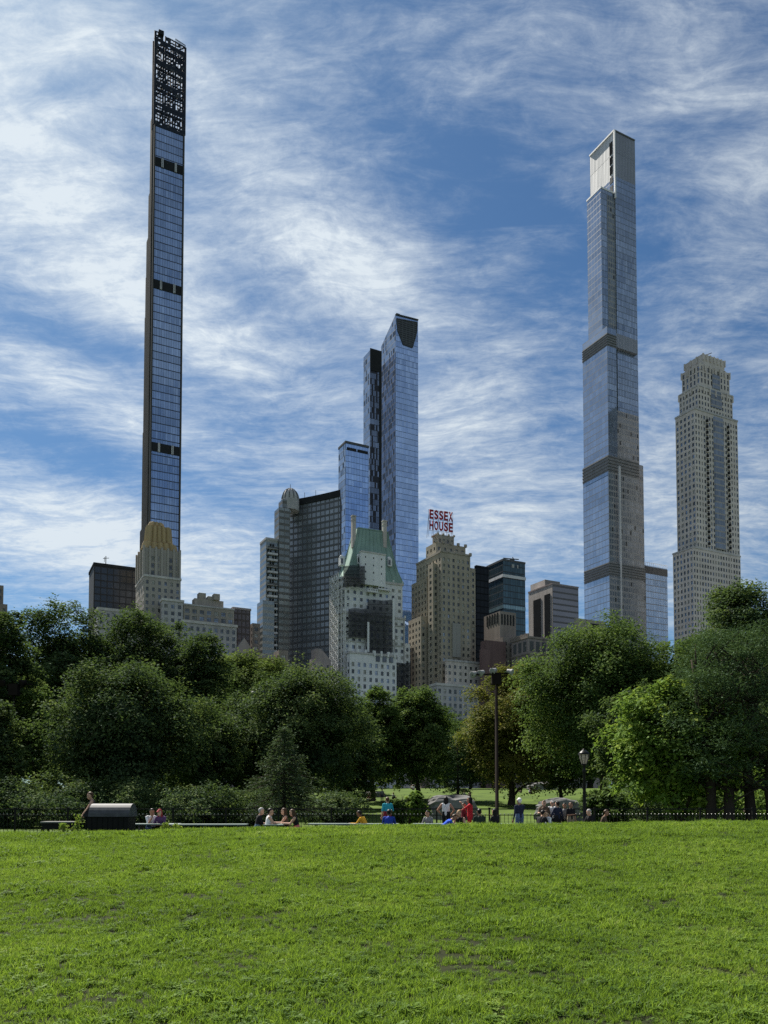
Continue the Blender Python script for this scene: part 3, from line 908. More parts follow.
for k in range(12):
    a = 2 * math.pi * k / 12
    pts = [(c.x + (r + .12) * math.cos(q) * math.cos(a), c.y + (r + .12) * math.cos(q) * math.sin(a), c.z + 7.1 * math.sin(q)) for q in np.linspace(.05, 1.5, 7)]
    mb.tube(pts, [.22] * 7, m_darkgrey, 5)
mb.bar((c.x, c.y, c.z + 6.8), (c.x, c.y, c.z + 9.5), .25, m_darkgrey)
rb = mb.build('dome_rib', dome)
mb = MB()
for k in (.3, .52): p = A.lerp(Bp, k); mb.bar((p.x, p.y + 6, p.z - 1), (p.x, p.y + 6, p.z + 5.5), .22, m_darkgrey)
p = A.lerp(Bp, .6); mb.box((p.x, p.y + 6, p.z + .6), (2.4, 2, 2), m_dark)
B.part('roof_mast', mb)

# --- low buildings at the foot of those towers
f = fr(260, 258, 282, 657, 384, ref=660); B = Building('apartment_house', f, 'squat brown brick block at the foot of the balconied tower', 'building')
B.masonry(f, stone('brick_rust', (.20, .135, .10)), 3.4, 3.4, (.35, .5), kinds=(.9, .1, 0)); B.band(f, f.z1 - .4, f.z1 + .5, st_pink, .3)
h = fr(279, None, 288, 650, 388, z0=Z0, wL=8); B.masonry(h, st_brown, 3.4, 3.2, name='side_wall'); B.finish(690)
f = fr(311.5, 309.5, 331, 659, 386, ref=660); B = Building('apartment_house', f, 'grey-brown block with a slanting roof beside the white scaffolded hotel', 'building')
B.masonry(f, st_pink, 3.4, 3.4, (.3, .5), kinds=(.9, .1, 0))
mb = MB(); ft = foot(f); zt = zat(648, 386)
q0, q1 = ft[0] + f.uR * 2.2, ft[0] + f.uR * 5.2
mb.face([(q0.x, q0.y, f.z1), (ft[1].x, ft[1].y, f.z1), (q1.x, q1.y, zt), (q0.x, q0.y, zt)], st_pink)
for a_, b_ in ((q0, q1), (q1, ft[1])):
    za = zt; zb = zt if b_ is q1 else f.z1
    mb.face([(a_.x, a_.y, za), (b_.x, b_.y, zb), ((b_ + f.uL * 6).x, (b_ + f.uL * 6).y, zb), ((a_ + f.uL * 6).x, (a_ + f.uL * 6).y, za)], st_pink)
mb.face([(q0.x, q0.y, f.z1), (q0.x, q0.y, zt), ((q0 + f.uL * 6).x, (q0 + f.uL * 6).y, zt), ((q0 + f.uL * 6).x, (q0 + f.uL * 6).y, f.z1)], st_pink)
B.part('roof_bulkhead', mb)
h = fr(309.5, None, 329, 671, 378, z0=Z0, wL=6); B.masonry(h, st_cream, 3.6, 5, (.8, .5), name='lower_wall', kinds=(.9, .1, 0)); B.band(h, h.z1 - .3, h.z1 + .4, st_cream, .5); B.finish(700)

# --- three-part blue glass skyscraper
YO = 505
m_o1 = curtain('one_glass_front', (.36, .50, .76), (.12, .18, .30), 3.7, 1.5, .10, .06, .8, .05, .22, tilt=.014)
m_o2 = curtain('one_glass_striped', (.15, .20, .30), (.022, .03, .045), 3.7, 1.05, .10, .12, .55, .12, .7, dark=(.012, .014, .02), darkfrac=.42, tilt=.03)
m_o3 = curtain('one_glass_side', (.44, .50, .58), (.12, .15, .19), 3.7, 1.3, .14, .10, .7, .08, .4, dark=(.03, .04, .05), darkfrac=.2)
f = fr(395.6, 381, 418.2, 322, YO, ref=400)
B = Building('skyscraper', f, 'blue glass skyscraper of three stepped slabs with a sloping crown', 'skyscraper')
ft = foot(f); ztop = zat(314.5, YO); zr = zat(320.5, YO + 8); zl = zat(353, YO)
sl_f = fr(395.6, 381, 418.2, 352, YO, ref=352)
mb = MB()
zk = sl_f.z1
mb.prism(ft, Z0, zk, [m_o1, m_o2, m_o1, m_o2], m_roof)
B.part('main_slab', mb)
mb = MB()
# top of the main slab: front stands up, side slopes away
zlb = zat(347, YO + f.wL * .9)
pts_top = [ztop, zr, zr - (ztop - zlb), zlb]
for i in range(4):
    a, b_ = ft[i], ft[(i + 1) % 4]; w = (b_ - a).length
    mm = [m_o1, m_o3, m_o1, m_o3][i]
    mb.face([(a.x, a.y, zk), (b_.x, b_.y, zk), (b_.x, b_.y, pts_top[(i + 1) % 4]), (a.x, a.y, pts_top[i])], mm, [(0, zk), (w, zk), (w, pts_top[(i + 1) % 4]), (0, pts_top[i])])
mb.face([(ft[i].x, ft[i].y, pts_top[i]) for i in range(4)], m_darkgrey)
B.part('sloping_crown', mb)
mb = MB()  # dark louvred recess in the crown front with chamfered foot
O = ft[0] + f.nR * .3
def FR(x, z): p = O + f.uR * (f.wR * x); return (p.x, p.y, z)
zA_ = zat(322, YO); zB_ = zat(343, YO); zC_ = zat(356, YO)
q = [FR(.05, zat(318.5, YO)), FR(.95, zat(322.5, YO + 7)), FR(.93, zat(333, YO + 7)), FR(.74, zat(348, YO + 6)), FR(.34, zat(345, YO + 3)), FR(.10, zat(330, YO))]
mb.face(q, m_crown := curtain('crown_louvres', (.05, .055, .06), (.11, .12, .13), 1.4, 2.4, .3, .12, .2, .4, .3), [(p[0], p[2]) for p in q])
for a_, b_ in zip(q, q[1:] + q[:1]): mb.bar(a_, b_, .5, m_darkgrey)
B.part('crown_recess', mb)
mb = MB()
a_, b_ = FR(0, ztop), FR(1, zr); mb.bar(a_, b_, .7, m_darkgrey)
p = ft[0] + f.uR * 3 + f.uL * 3; mb.box((p.x, p.y, ztop + 1.3), (2.5, 2.2, 2.6), m_dark, f.yaw)
B.part('roof_edge', mb)
g = fr(370, 363.5, 381.5, 350, YO - 9, ref=380)
mb = MB(); gt = foot(g); mb.prism(gt, Z0, g.z1, [m_o2, m_o3, m_o2, m_o3], m_roof); B.part('middle_slab', mb)
mb = MB(); mb.prism([p + g.nR * .3 for p in (gt[0], gt[1])] + [gt[1], gt[0]], zat(370, YO - 9), g.z1 + 1.2, m_dark); B.part('dark_top_band', mb)
mb = MB(); p0 = gt[1] + g.nR * .25 - g.uR * 1.6
mb.prism([p0, gt[1] + g.nR * .25, gt[1], p0 - g.nR * .25], Z0, g.z1 - 1, m_dark); B.part('shadow_joint', mb)
h = fr(345.5, 338.5, 368.5, 441.5, YO - 22, ref=470)
m_o4 = curtain('one_glass_low', (.30, .46, .78), (.09, .15, .28), 3.7, 1.9, .10, .07, .8, .05, .22, tilt=.014)
mb = MB(); ht = foot(h); mb.prism(ht, Z0, h.z1, [m_o4, m_o3, m_o4, m_o3], m_roof); B.part('low_slab', mb)
mb = MB()
for x0, x1 in ((.06, .46), (.52, .97)):
    z1_, z0_ = zat(445.5, YO - 22), zat(449.5, YO - 22)
    a_ = ht[0] + h.uR * (h.wR * x0) + h.nR * .3; b_ = ht[0] + h.uR * (h.wR * x1) + h.nR * .3
    mb.prism([a_, b_, b_ - h.nR * .3, a_ - h.nR * .3], z0_, z1_ - .8, m_dark)
B.part('roof_opening', mb)
B.band(h, h.z1 - .8, h.z1 + .5, m_darkgrey, .25, 'roof_edge')

# --- hotel with the steep green roof and black netting
YH = 400
f = fr(344, 333.5, 405, 612, YH, ref=640)
B = Building('hotel', f, 'pale stone hotel with steep green roof, two chimneys and black safety netting', 'hotel')
kd = (.45, .3, .25)
B.masonry(f, st_white, 3.5, 3.4, (.45, .55), kinds=kd)
g = fr(345, 335.5, 402.5, 577, YH + 2.5, ref=590, z0=f.z1); B.masonry(g, st_white, 3.5, 3.6, (.42, .5), kinds=kd, name='upper_wall', top=2); B.band(g, g.z1 - .5, g.z1 + .6, st_cream, .5)
B.band(f, f.z1 - .5, f.z1 + .5, st_cream, .4)
ft_h = foot(f)
# bottom right wing and projecting front bay
w_ = fr(372, None, 410, 640, YH + 8, ref=660, wL=10); B.masonry(w_, st_white, 3.5, 3.4, (.45, .55), kinds=kd, name='side_wing')
w2 = fr(350, 346.5, 396.5, 652, YH - 5, ref=670); B.masonry(w2, st_white, 3.6, 3.3, (.45, .6), kinds=(.4, .2, .4), name='front_wing', top=4.2)
B.band(w2, w2.z1 - .5, w2.z1 + .4, st_cream, .4)
mb = MB(); wt = foot(w2)
for k in range(4):
    c = wt[0] + w2.uR * (w2.wR * (.52 + .145 * k)) + w2.nR * .2
    if k < 3:
        c2 = wt[0] + w2.uR * (w2.wR * (.59 + .145 * k)) + w2.nR * .12
        mb.box((c2.x, c2.y, w2.z1 - 2.2), (2.2, .3, 2.8), M_GLASS, f.yaw)
    mb.box((c.x, c.y, w2.z1 + .4), (.9, .9, 2.6), st_white, f.yaw)
B.part('arcade', mb)
# roof: hipped, concave, between the chimneys
ridge0, ridge1 = P(355.5, 529.5, YH + 14), P(385, 532.5, YH + 21)
eave = foot(g, .4); ez = g.z1 + .6
cen0 = Vector((ridge0.x, ridge0.y, 0)); cen1 = Vector((ridge1.x, ridge1.y, 0)); rz_ = ridge0.z
def lerp(a, b_, k): return a + (b_ - a) * k
levels = [(0, 0), (.35, .22), (.62, .5), (.84, .76), (1, 1)]
mb = MB()
rid = [cen0 + f.nR * 3.2, cen1 + f.nR * 3.2, cen1 - f.nR * 3.2, cen0 - f.nR * 3.2]
rg = []
for k, hh in levels:
    rg.append([(lerp(eave[i].x, rid[i].x, k), lerp(eave[i].y, rid[i].y, k), ez + (rz_ - ez) * hh) for i in range(4)])
for a_, b_ in zip(rg, rg[1:]):
    for i in range(4): mb.face([a_[i], a_[(i + 1) % 4], b_[(i + 1) % 4], b_[i]], m_copper)
mb.face(rg[-1], m_copper)
B.part('roof', mb)
mb = MB()
for i in range(4):
    for a_, b_ in zip(rg, rg[1:]): mb.bar(a_[i], b_[i], .5, m_copper)
mb.bar(rg[-1][0], rg[-1][1], .5, m_copper)
for k in range(9):
    t_ = (k + .5) / 9
    for a_, b_ in zip(rg, rg[1:]):
        p = Vector(a_[0]).lerp(Vector(a_[1]), t_); q = Vector(b_[0]).lerp(Vector(b_[1]), t_)
        mb.bar(p + f.nR * .1, q + f.nR * .1, .16, m_copper)
B.part('roof_seam', mb)
for px, t_ in ((353.5, 515.5), (384.3, 520.5)):
    Yc = YH + (10 if px < 360 else 17)
    p = P(px, t_, Yc); zb_ = zat(548, Yc)
    mb = MB(); mb.box((p.x, p.y, (p.z + zb_) / 2), (2.0, 1.8, p.z - zb_), st_warm, f.yaw); mb.box((p.x, p.y, p.z - .5), (2.4, 2.2, .5), st_warm, f.yaw)
    mb.box((p.x, p.y, p.z - 2.4), (2.25, 2.05, .4), st_warm, f.yaw)
    B.part('chimney', mb)
# front gable block with its own windows, dormers
gb = fr(361.5, 359.5, 385.5, 551, YH + 4, ref=560, z0=g.z1 - 3); 
B.masonry(gb, st_white, 3.8, 4.2, (.16, .25), name='gable_wall', top=1, kinds=(1, 0, 0))
B.band(gb, gb.z1 - .4, gb.z1 + .3, st_cream, .3)
for px, py in ((358.5, 560), (389, 562.5), (341.5, 561)):
    Yd = YH + 4 + (px - 344) * .25
    p = P(px, py, Yd); mb = MB()
    mb.box((p.x, p.y + 1, p.z), (2.2, 3, 4.2), st_white, f.yaw)
    mb.lathe([(1.1, 0), (1.0, .6), (.6, 1.1), (.05, 1.3)], st_white, (p.x, p.y + .5, p.z + 2.0), 10)
    d = MB(); q = p + f.nR * .55; d.box((q.x, q.y + 0, p.z - .1), (1.1, .3, 2.6), M_GLASS, f.yaw)
    dm_ = B.part('dormer', mb); link('dormer_window', d.mesh('dormer_window'), dm_)
mb = MB()
for z_ in np.arange(f.z1 - 4, 40, -10.5):
    p0_, p1_ = ft_h[0] + f.nR * .2, ft_h[1] + f.nR * .2
    mb.bar((p0_.x, p0_.y, z_), (p1_.x, p1_.y, z_), .5, st_cream, .45)
for k in np.linspace(.02, .98, 7):
    p0_ = ft_h[0] + f.uR * (f.wR * k) + f.nR * .15
    mb.box((p0_.x, p0_.y, (f.z1 + 40) / 2), (.6, .4, f.z1 - 40), st_cream, f.yaw)
for g_ in (g, f, w2):
    q_ = foot(g_)
    for k in range(7):
        p_ = q_[0].lerp(q_[1], k / 6); mb.box((p_.x, p_.y, g_.z1 + 1.0), (.8, .8, 1.6), st_white, f.yaw)
B.part('string_course', mb)
# balconied bay at centre
for px, py, w in ((378, 583, 6.5), (384, 590, 7.5), (372, 592, 6)):
    p = P(px, py, YH + 1.0 + (px - 344) * .25); mb = MB()
    mb.box((p.x, p.y, p.z), (w, 2.2, .6), st_white, f.yaw)
    for k in range(5): q = p + f.uR * (w * (k / 4 - .5) * .92) + f.nR * .9; mb.box((q.x, q.y, p.z + .8), (.35, .35, 1.1), st_white, f.yaw)
    q = p + f.nR * .9; mb.box((q.x, q.y, p.z + 1.4), (w, .3, .25), st_white, f.yaw)
    B.part('balcony', mb)
# netting: sagging, see-through in places
def netmat(name, dens):
    m, t, b = newmat(name); nt = m.node_tree
    tc = t.n('ShaderNodeTexCoord').outputs['Object']
    fz = t.noise(tc, .5, 4)
    b.inputs['Roughness'].default_value = .8
    t.put(b.inputs['Base Color'], t.ramp(fz, [(.35, (.008, .009, .012)), (.7, (.03, .033, .04))]))
    tr = t.n('ShaderNodeBsdfTransparent'); mx = t.n('ShaderNodeMixShader')
    t.put(mx.inputs[0], t.mapr(fz, .3, .7, dens, min(1, dens + .12)))
    t.l(tr.outputs[0], mx.inputs[1]); t.l(b.outputs[0], mx.inputs[2]); t.l(mx.outputs[0], nt.nodes['Material Output'].inputs[0])
    return m
m_net = netmat('netting_black', .70); m_net2 = netmat('netting_thin', .66)
def netting(x0, x1, y0, y1, Y, m, out, seed):
    r = random.Random(seed); mb = MB(); n, k = 10, 12; V = {}
    for i in range(n + 1):
        for j in range(k + 1):
            px = x0 + (x1 - x0) * i / n + r.uniform(-.1, .1); py = y0 + (y1 - y0) * j / k + (.5 * math.sin(i * .8 + seed) if j in (0, k) else 0)
            yy = Y + (px - 344) / F * Y * .51 - out - r.uniform(0, .5) - .9 * math.sin(math.pi * j / k)
            V[i, j] = P(px, py, yy)
    for i in range(n):
        for j in range(k): mb.face([V[i, j], V[i + 1, j], V[i + 1, j + 1], V[i, j + 1]], m)
    for j in range(1, k, 2):
        for i in range(n): mb.bar(V[i, j] + Vector((0, -.1, 0)), V[i + 1, j] + Vector((0, -.1, 0)), .12, m_dark)
    B.part('safety_netting', mb)
netting(343.3, 365, 565.5, 587, YH, m_net, 1.6, 1)
netting(348.5, 367.5, 608.5, 638, YH, m_net, 1.8, 2)
netting(367.5, 393, 600, 653, YH, m_net, 2.2, 3)
netting(396.5, 411, 663, 694, YH + 2, m_net2, 2, 4)
netting(404, 415.5, 648, 694, YH + 6, m_net2, 2, 5)
mb = MB()
for px, y0_, y1_ in ((368.2, 622, 652), (393.5, 598, 640)):
    p = P(px, (y0_ + y1_) / 2, YH + (px - 344) / F * YH * .51 - 3.6); mb.box((p.x, p.y, p.z), (1.0, .6, zat(y0_, YH) - zat(y1_, YH)), st_white, f.yaw)
B.part('pilaster', mb)
# hoist scaffold up the sunny side
mb = MB(); ft = foot(f); m_scaf = plain('scaffold_steel', (.62, .62, .60), .5, scale=1); zt = zat(572, YH)
for k in range(5):
    for o_ in (1.0, 2.6):
        p = ft[0] + f.uL * (f.wL * (.12 + .2 * k)) + f.nL * o_
        mb.box((p.x, p.y, (Z0 + zt) / 2), (.28, .28, zt - Z0), m_scaf, f.yaw)
nl = int((zt - Z0) / 2.2)
for j in range(nl):
    z = Z0 + j * 2.2
    a_ = ft[0] + f.uL * (f.wL * .12) + f.nL * 2.6; b_ = ft[0] + f.uL * (f.wL * .92) + f.nL * 2.6
    mb.bar((a_.x, a_.y, z), (b_.x, b_.y, z), .22, m_scaf)
    for k in range(4):
        p = ft[0] + f.uL * (f.wL * (.12 + .2 * k)) + f.nL * 2.6; q = ft[0] + f.uL * (f.wL * (.32 + .2 * k)) + f.nL * 2.6
        if (j + k) % 2: p, q = q, p
        mb.bar((p.x, p.y, z), (q.x, q.y, z + 2.2), .26, m_scaf)
    if j % 2 == 0:
        a2 = ft[0] + f.uL * (f.wL * .52) + f.nL * 1.8; mb.box((a2.x, a2.y, z), (1.6, f.wL * .8, .12), m_darkgrey, f.yaw)
    p = ft[0] + f.nR * 1.0 + f.uR * .4; q = ft[0] + f.nR * 1.0 + f.uR * 2.6
    mb.bar((p.x, p.y, z), (q.x, q.y, z + 2.2) if j % 2 else (q.x, q.y, z), .2, m_scaf)
for o_ in (.4, 2.6):
    p = ft[0] + f.nR * 1.0 + f.uR * o_; mb.box((p.x, p.y, (Z0 + zt) / 2), (.25, .25, zt - Z0), m_scaf, f.yaw)
B.part('scaffold', mb)
B.finish(700)
# --- hotel with the red roof sign
YE = 405
f = fr(441.5, 416.5, 470.5, 551, YE, ref=600)
B = Building('hotel', f, 'stepped tan brick hotel under the red rooftop letters', 'hotel')
kd = (.62, .22, .16)
B.masonry(f, st_olive, 3.25, 3.05, (.42, .52), kinds=kd, top=2.4, bayL=3.2)
B.band(f, f.z1 - .5, f.z1 + .5, st_tan, .3)
r1 = fr(452, None, 475.5, 565, YE + 9, ref=600, wL=10); B.masonry(r1, st_olive, 3.25, 3.05, (.42, .52), kinds=kd, name='side_wall')
l1 = fr(427, 411.5, 441, 577, YE + 11, ref=600); B.masonry(l1, st_olive, 3.25, 3.1, (.42, .52), kinds=kd, name='side_wall')
l2 = fr(421, 408.5, 441, 616, YE + 9, ref=640); B.masonry(l2, st_olive, 3.25, 3.1, (.45, .52), kinds=kd, name='lower_wall')
l3 = fr(433, None, 444, 563, YE + 3, ref=600, wL=5); B.masonry(l3, st_olive, 3.25, 3.4, (.42, .52), kinds=kd, name='side_wall')
t1 = fr(436, 426, 465.5, 542, YE + 8, ref=545, z0=f.z1); B.masonry(t1, st_olive, 3.2, 3.4, (.4, .55), kinds=kd, name='penthouse'); 
t2 = fr(438, 432.5, 454, 534, YE + 12, ref=540, z0=t1.z1); B.masonry(t2, st_tan, 3.2, 2.6, (.35, .6), kinds=(1, 0, 0), name='penthouse')
mb = MB(); tt = foot(t2)
for i in range(4):
    for k in range(3):
        p = tt[i].lerp(tt[(i + 1) % 4], k / 3); mb.box((p.x, p.y, t2.z1 + .3), (.9, .9, .9), st_tan, f.yaw)
for fr_ in (t1, f):
    q = foot(fr_)
    for k in range(5):
        p = q[0].lerp(q[1], k / 4); mb.box((p.x, p.y, fr_.z1 + .5), (1.3, 1.0, 1.6), st_tan, f.yaw)
B.part('finial', mb)
lo1 = fr(447, 445, 484, 660, YE - 6, ref=665); B.masonry(lo1, st_warm, 3.3, 3.1, (.42, .5), kinds=kd, name='front_wing'); B.band(lo1, lo1.z1 - .5, lo1.z1 + .5, st_grey, .3)
lo2 = fr(437, 430, 488, 684, YE - 14, ref=690); B.masonry(lo2, st_grey, 3.5, 3.0, (.5, .6), kinds=(.4, .3, .3), name='base_wall'); B.band(lo2, lo2.z1 - .6, lo2.z1 + .6, st_cream, .4)
# tall bay window column low on the front
mb = MB(); o = foot(f)[0]
for k in (.42, .56):
    c = o + f.uR * (f.wR * k) + f.nR * .35
    za, zb = zat(656, YE), zat(622, YE); mb.box((c.x, c.y, (za + zb) / 2), (2.4, .7, zb - za), curtain('bay_glass', (.28, .32, .34), (.25, .24, .22), 3.25, 1.2, .3, .12, .4, .15, .4), f.yaw)
B.part('bay_window', mb)
B.finish(720)

# roof sign: ten letters on a steel frame
p0 = P(429, 531, YE + 11); m_sig = plain('sign_red', (.30, .022, .03), .45, var=.06); m_sigd = plain('sign_edge', (.05, .03, .03), .6)
sg = empty('roof_sign', (p0.x, p0.y, zat(531, YE + 11)), 'red two-line rooftop sign in tall capitals on the stepped tan hotel', 'sign', rz=rad(20))
uS = Vector((math.cos(rad(20)), math.sin(rad(20)), 0)); nS = Vector((math.sin(rad(20)), -math.cos(rad(20)), 0))
def letter(ch, origin, w, h):
    cu = bpy.data.curves.new('letter', 'FONT'); cu.body = ch; cu.extrude = .18; cu.size = 1; cu.offset = .035
    ob = bpy.data.objects.new('tmp', cu); COL.objects.link(ob); bpy.context.view_layer.update()
    me = bpy.data.meshes.new_from_object(ob.evaluated_get(bpy.context.evaluated_depsgraph_get()))
    bpy.data.objects.remove(ob)
    vs = np.array([v.co[:] for v in me.vertices]); mn, mx = vs.min(0), vs.max(0)
    for v in me.vertices:
        x = (v.co.x - mn[0]) / (mx[0] - mn[0]) * w; y = (v.co.y - mn[1]) / (mx[1] - mn[1]) * h
        q = origin + uS * x + nS * (v.co.z) + Vector((0, 0, y)); v.co = q
    me.materials.clear(); me.materials.append(m_sig); me.name = 'letter'
    link('letter', me, sg)
SW = (xat(453.5, YE + 14, p0.z) - p0.x) / uS.x
for li, (word, pyb, pyt) in enumerate((('ESSEX', 518.4, 509.2), ('HOUSE', 529.4, 520.2))):
    zb, zt = zat(pyb, YE + 11), zat(pyt, YE + 11)
    pw = SW / 5
    for i, ch in enumerate(word):
        o = Vector((p0.x, p0.y, zb)) + uS * (i * pw + pw * .1)
        letter(ch, o, pw * .78, zt - zb)
mb = MB()
for i in range(6):
    o = Vector((p0.x, p0.y, 0)) + uS * (i * SW / 5) - nS * .45
    mb.bar((o.x, o.y, zat(536, YE + 11)), (o.x, o.y, zat(509, YE + 11) ), .14, m_sigd)
    ob = o - nS * 2.5
    mb.bar((o.x, o.y, zat(514, YE + 11)), (ob.x, ob.y, zat(536, YE + 11)), .14, m_sigd)
for py in (509.5, 518.6, 520.4, 530):
    a_ = Vector((p0.x, p0.y, zat(py, YE + 11))) - nS * .45; b_ = a_ + uS * SW ; mb.bar(a_, b_, .12, m_sigd)
mb.build('sign_frame', sg)

# --- dark glass pair
YG = 452
m_dg = curtain('teal_dark_glass', (.06, .10, .115), (.010, .016, .02), 3.7, 1.7, .14, .1, .55, .06, .6, tilt=.02)
m_dgl = curtain('teal_light_band', (.22, .32, .34), (.03, .05, .055), 3.7, 1.7, .14, .1, .5, .1, .3)
m_bk = curtain('black_side', (.018, .022, .028), (.008, .01, .012), 3.7, 2.5, .2, .1, .1, .3, .4)
f = fr(503, 487, 525.2, 559.5, YG, ref=580)
B = Building('office_tower', f, 'dark teal glass office tower with a crane arm on its roof', 'skyscraper')
B.block(f, m_dg, m_dg, 'glass_wall')
B.band(f, zat(577, YG), zat(574, YG), m_conc, .3, 'terrace_band')
B.band(f, zat(608, YG), zat(604.5, YG), m_dgl, .12, 'light_band')
B.band(f, f.z1 - .6, f.z1 + .5, m_darkgrey, .2, 'parapet')
mb = MB(); o = foot(f)[0]
c = o + f.uR * 8 + f.uL * 4; mb.bar((c.x - 4, c.y, f.z1 + 3.0), (c.x + 5, c.y, f.z1 + 2.2), .5, m_darkgrey); mb.box((c.x + 1, c.y, f.z1 + 1.2), (2.4, 2, 2.4), m_darkgrey); mb.bar((c.x + 3, c.y, f.z1 + .4), (c.x + 1.4, c.y, f.z1 + 3.6), .4, m_darkgrey)
B.part('roof_crane', mb)
mb = MB()
for x in (.42, .47, .66):
    q = o + f.uR * (f.wR * x) + f.nR * .08; mb.box((q.x, q.y, zat(564.5, YG)), (.9, .15, 2.0), M_BLIND, f.yaw)
B.part('lit_window', mb)
f = fr(476.5, 474.5, 489, 565, YG - 8, ref=600); B = Building('office_tower', f, 'near-black windowless slab wedged beside the dark teal tower', 'building')
B.block(f, m_bk, m_bk, 'slab')

# --- brown masonry with fluted top, dark red brick in front
YM = 412
f = fr(500, 484, 516, 611, YM, ref=625); B = Building('apartment_building', f, 'grey-brown tower with tall grooved windows below its flat top', 'building')
mb = MB(); ft = foot(f)
B.block(f, st_brown, st_brown, 'wall')
mb = MB()
for k in range(5):
    c = ft[0] + f.uR * (f.wR * (.12 + .18 * k)) + f.nR * .03; mb.box((c.x, c.y, zat(619, YM)), (.9, .3, 5.5), m_dark, f.yaw)
for k in range(5):
    c = ft[0] + f.uL * (f.wL * (.15 + .16 * k)) + f.nL * .03; mb.box((c.x, c.y, zat(617, YM)), (.3, .9, 5.5), m_dark, f.yaw)
B.part('grooved_window', mb)
lo = fr(503, None, 520, 637, YM - 3, ref=640, wL=8); B.masonry(lo, st_brown, 3.4, 3.2, (.4, .5), kinds=(.9, .1, 0), name='lower_wall'); B.finish(660)
f = fr(486, 480.5, 506, 640, YM - 10, ref=650); B = Building('apartment_building', f, 'blank dark red brick block beside the floodlight heads', 'building')
B.block(f, st_red, st_red, 'wall'); g = fr(482, 479.5, 490, 649, YM - 13); B.block(g, st_red, name='wall')
# --- hotel block with attic colonnade
f = fr(528, 511.5, 553.5, 637, 396, ref=650); B = Building('apartment_building', f, 'brown cornice-topped block with lit white windows above the trees', 'building')
B.masonry(f, st_pink, 3.5, 2.9, (.42, .5), kinds=(.35, .6, .05), top=8.5)
B.band(f, f.z1 - .5, f.z1 + .5, st_brown, .5); B.band(f, f.z1 - 8.6, f.z1 - 8.0, st_brown, .4)
mb = MB(); ft = foot(f)
for k in range(4):
    c = ft[0] + f.uR * (f.wR * (.14 + .24 * k)) + f.nR * .02; mb.box((c.x, c.y, f.z1 - 4.4), (2.2, .3, 5.0), m_darkgrey, f.yaw)
    if k < 3: c = ft[0] + f.uL * (f.wL * (.18 + .3 * k)) + f.nL * .02; mb.box((c.x, c.y, f.z1 - 4.4), (.3, 2.4, 5.0), m_darkgrey, f.yaw)
B.part('attic_window', mb)
mb = MB()
for k in range(9): c = ft[0] + f.uL * (f.wL * (k / 8)); mb.box((c.x, c.y, f.z1 + 1.0), (.8, .8, 1.6 + .6 * (k % 2)), st_brown, f.yaw)
B.part('roof_ornament', mb); B.finish(670)
# --- grey-brown modern block with dark slots
YK = 470
m_k = curtain('ribbon_glass_grey', (.21, .20, .215), (.085, .08, .082), 3.6, 30, .30, .01, .45, .12, .3)
f = fr(552.5, 528.5, 578.5, 583.5, YK, ref=600); B = Building('office_building', f, 'brown-grey ribbon-windowed office block with two dark vertical slots', 'building')
B.block(f, m_k, st_warm, 'wall')
ft = foot(f)
mb = MB()
for a_, b_, tp in ((.34, .60, 588), (.72, .96, 588)):
    pass
for x0, x1, py in ((.10, .32, 592.5), (.48, .78, 594)):
    a_ = ft[0] + f.uL * (f.wL * x0) + f.nL * .25; b_ = ft[0] + f.uL * (f.wL * x1) + f.nL * .25
    mb.prism([a_, b_, b_ - f.nL * .25, a_ - f.nL * .25], Z0, zat(py, YK), m_dark)
B.part('dark_slot', mb)
g = fr(545, 530.5, 560, 579.5, YK + 12, ref=582, z0=f.z1 - .1); B.block(g, m_roof, st_warm, 'roof_block')
B.band(f, f.z1 - .4, f.z1 + .4, st_pink, .2, 'parapet')
# --- tan low block
f = fr(576, 574, 606, 618, 398, ref=625); B = Building('apartment_building', f, 'low tan block with one dark roof opening beside the tall stepped glass tower', 'building')
B.block(f, st_tan, st_tan, 'wall')
mb = MB(); ft = foot(f); c = ft[0] + f.uR * (f.wR * .62) + f.nR * .05; mb.box((c.x, c.y, zat(625.5, 398)), (5.4, .4, 4), m_dark, f.yaw); B.part('roof_opening', mb)
g = fr(562, 560, 590, 637, 388, ref=640); B.masonry(g, st_tan, 3.6, 5.5, (.75, .45), kinds=(1, 0, 0), name='lower_wall'); B.band(g, g.z1 - .4, g.z1 + .5, st_cream, .4); B.finish(660)

# --- tallest stepped glass tower
YT = 563
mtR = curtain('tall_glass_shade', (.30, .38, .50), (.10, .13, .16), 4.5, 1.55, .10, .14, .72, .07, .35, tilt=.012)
mtL = curtain('tall_glass_sunny', (.50, .55, .62), (.10, .12, .14), 4.5, 3.1, .10, .05, .72, .07, .25, tilt=.012)  # lit-side copy of the glass, its brightness put into the tint
mtS = curtain('tall_glass_stone', (.20, .235, .28), (.29, .295, .30), 4.2, 2.1, .30, .26, .24, .25, .5, dark=(.06, .07, .08), darkfrac=.08)
mtF = curtain('tall_fins_lit', (.66, .66, .65), (.36, .36, .355), 40, 1.5, .01, .32, .1, .4, .08)  # brighter skylight on this side is put into the fin colour
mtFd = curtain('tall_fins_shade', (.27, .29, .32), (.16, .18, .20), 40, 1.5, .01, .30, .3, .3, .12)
fA = fr(614.8, 590.2, 635.2, 130.5, YT + 6, ref=160)
B = Building('skyscraper', fA, 'tallest stepped glass skyscraper with pale ribbed crown', 'skyscraper')
zc = zat(176, YT + 6)
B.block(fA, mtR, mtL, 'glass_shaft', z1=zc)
mb = MB(); ft = foot(fA); zr_ = [fA.z1, zat(138, YT + 10) - 0.4, fA.z1 - 3, fA.z1 - 3]
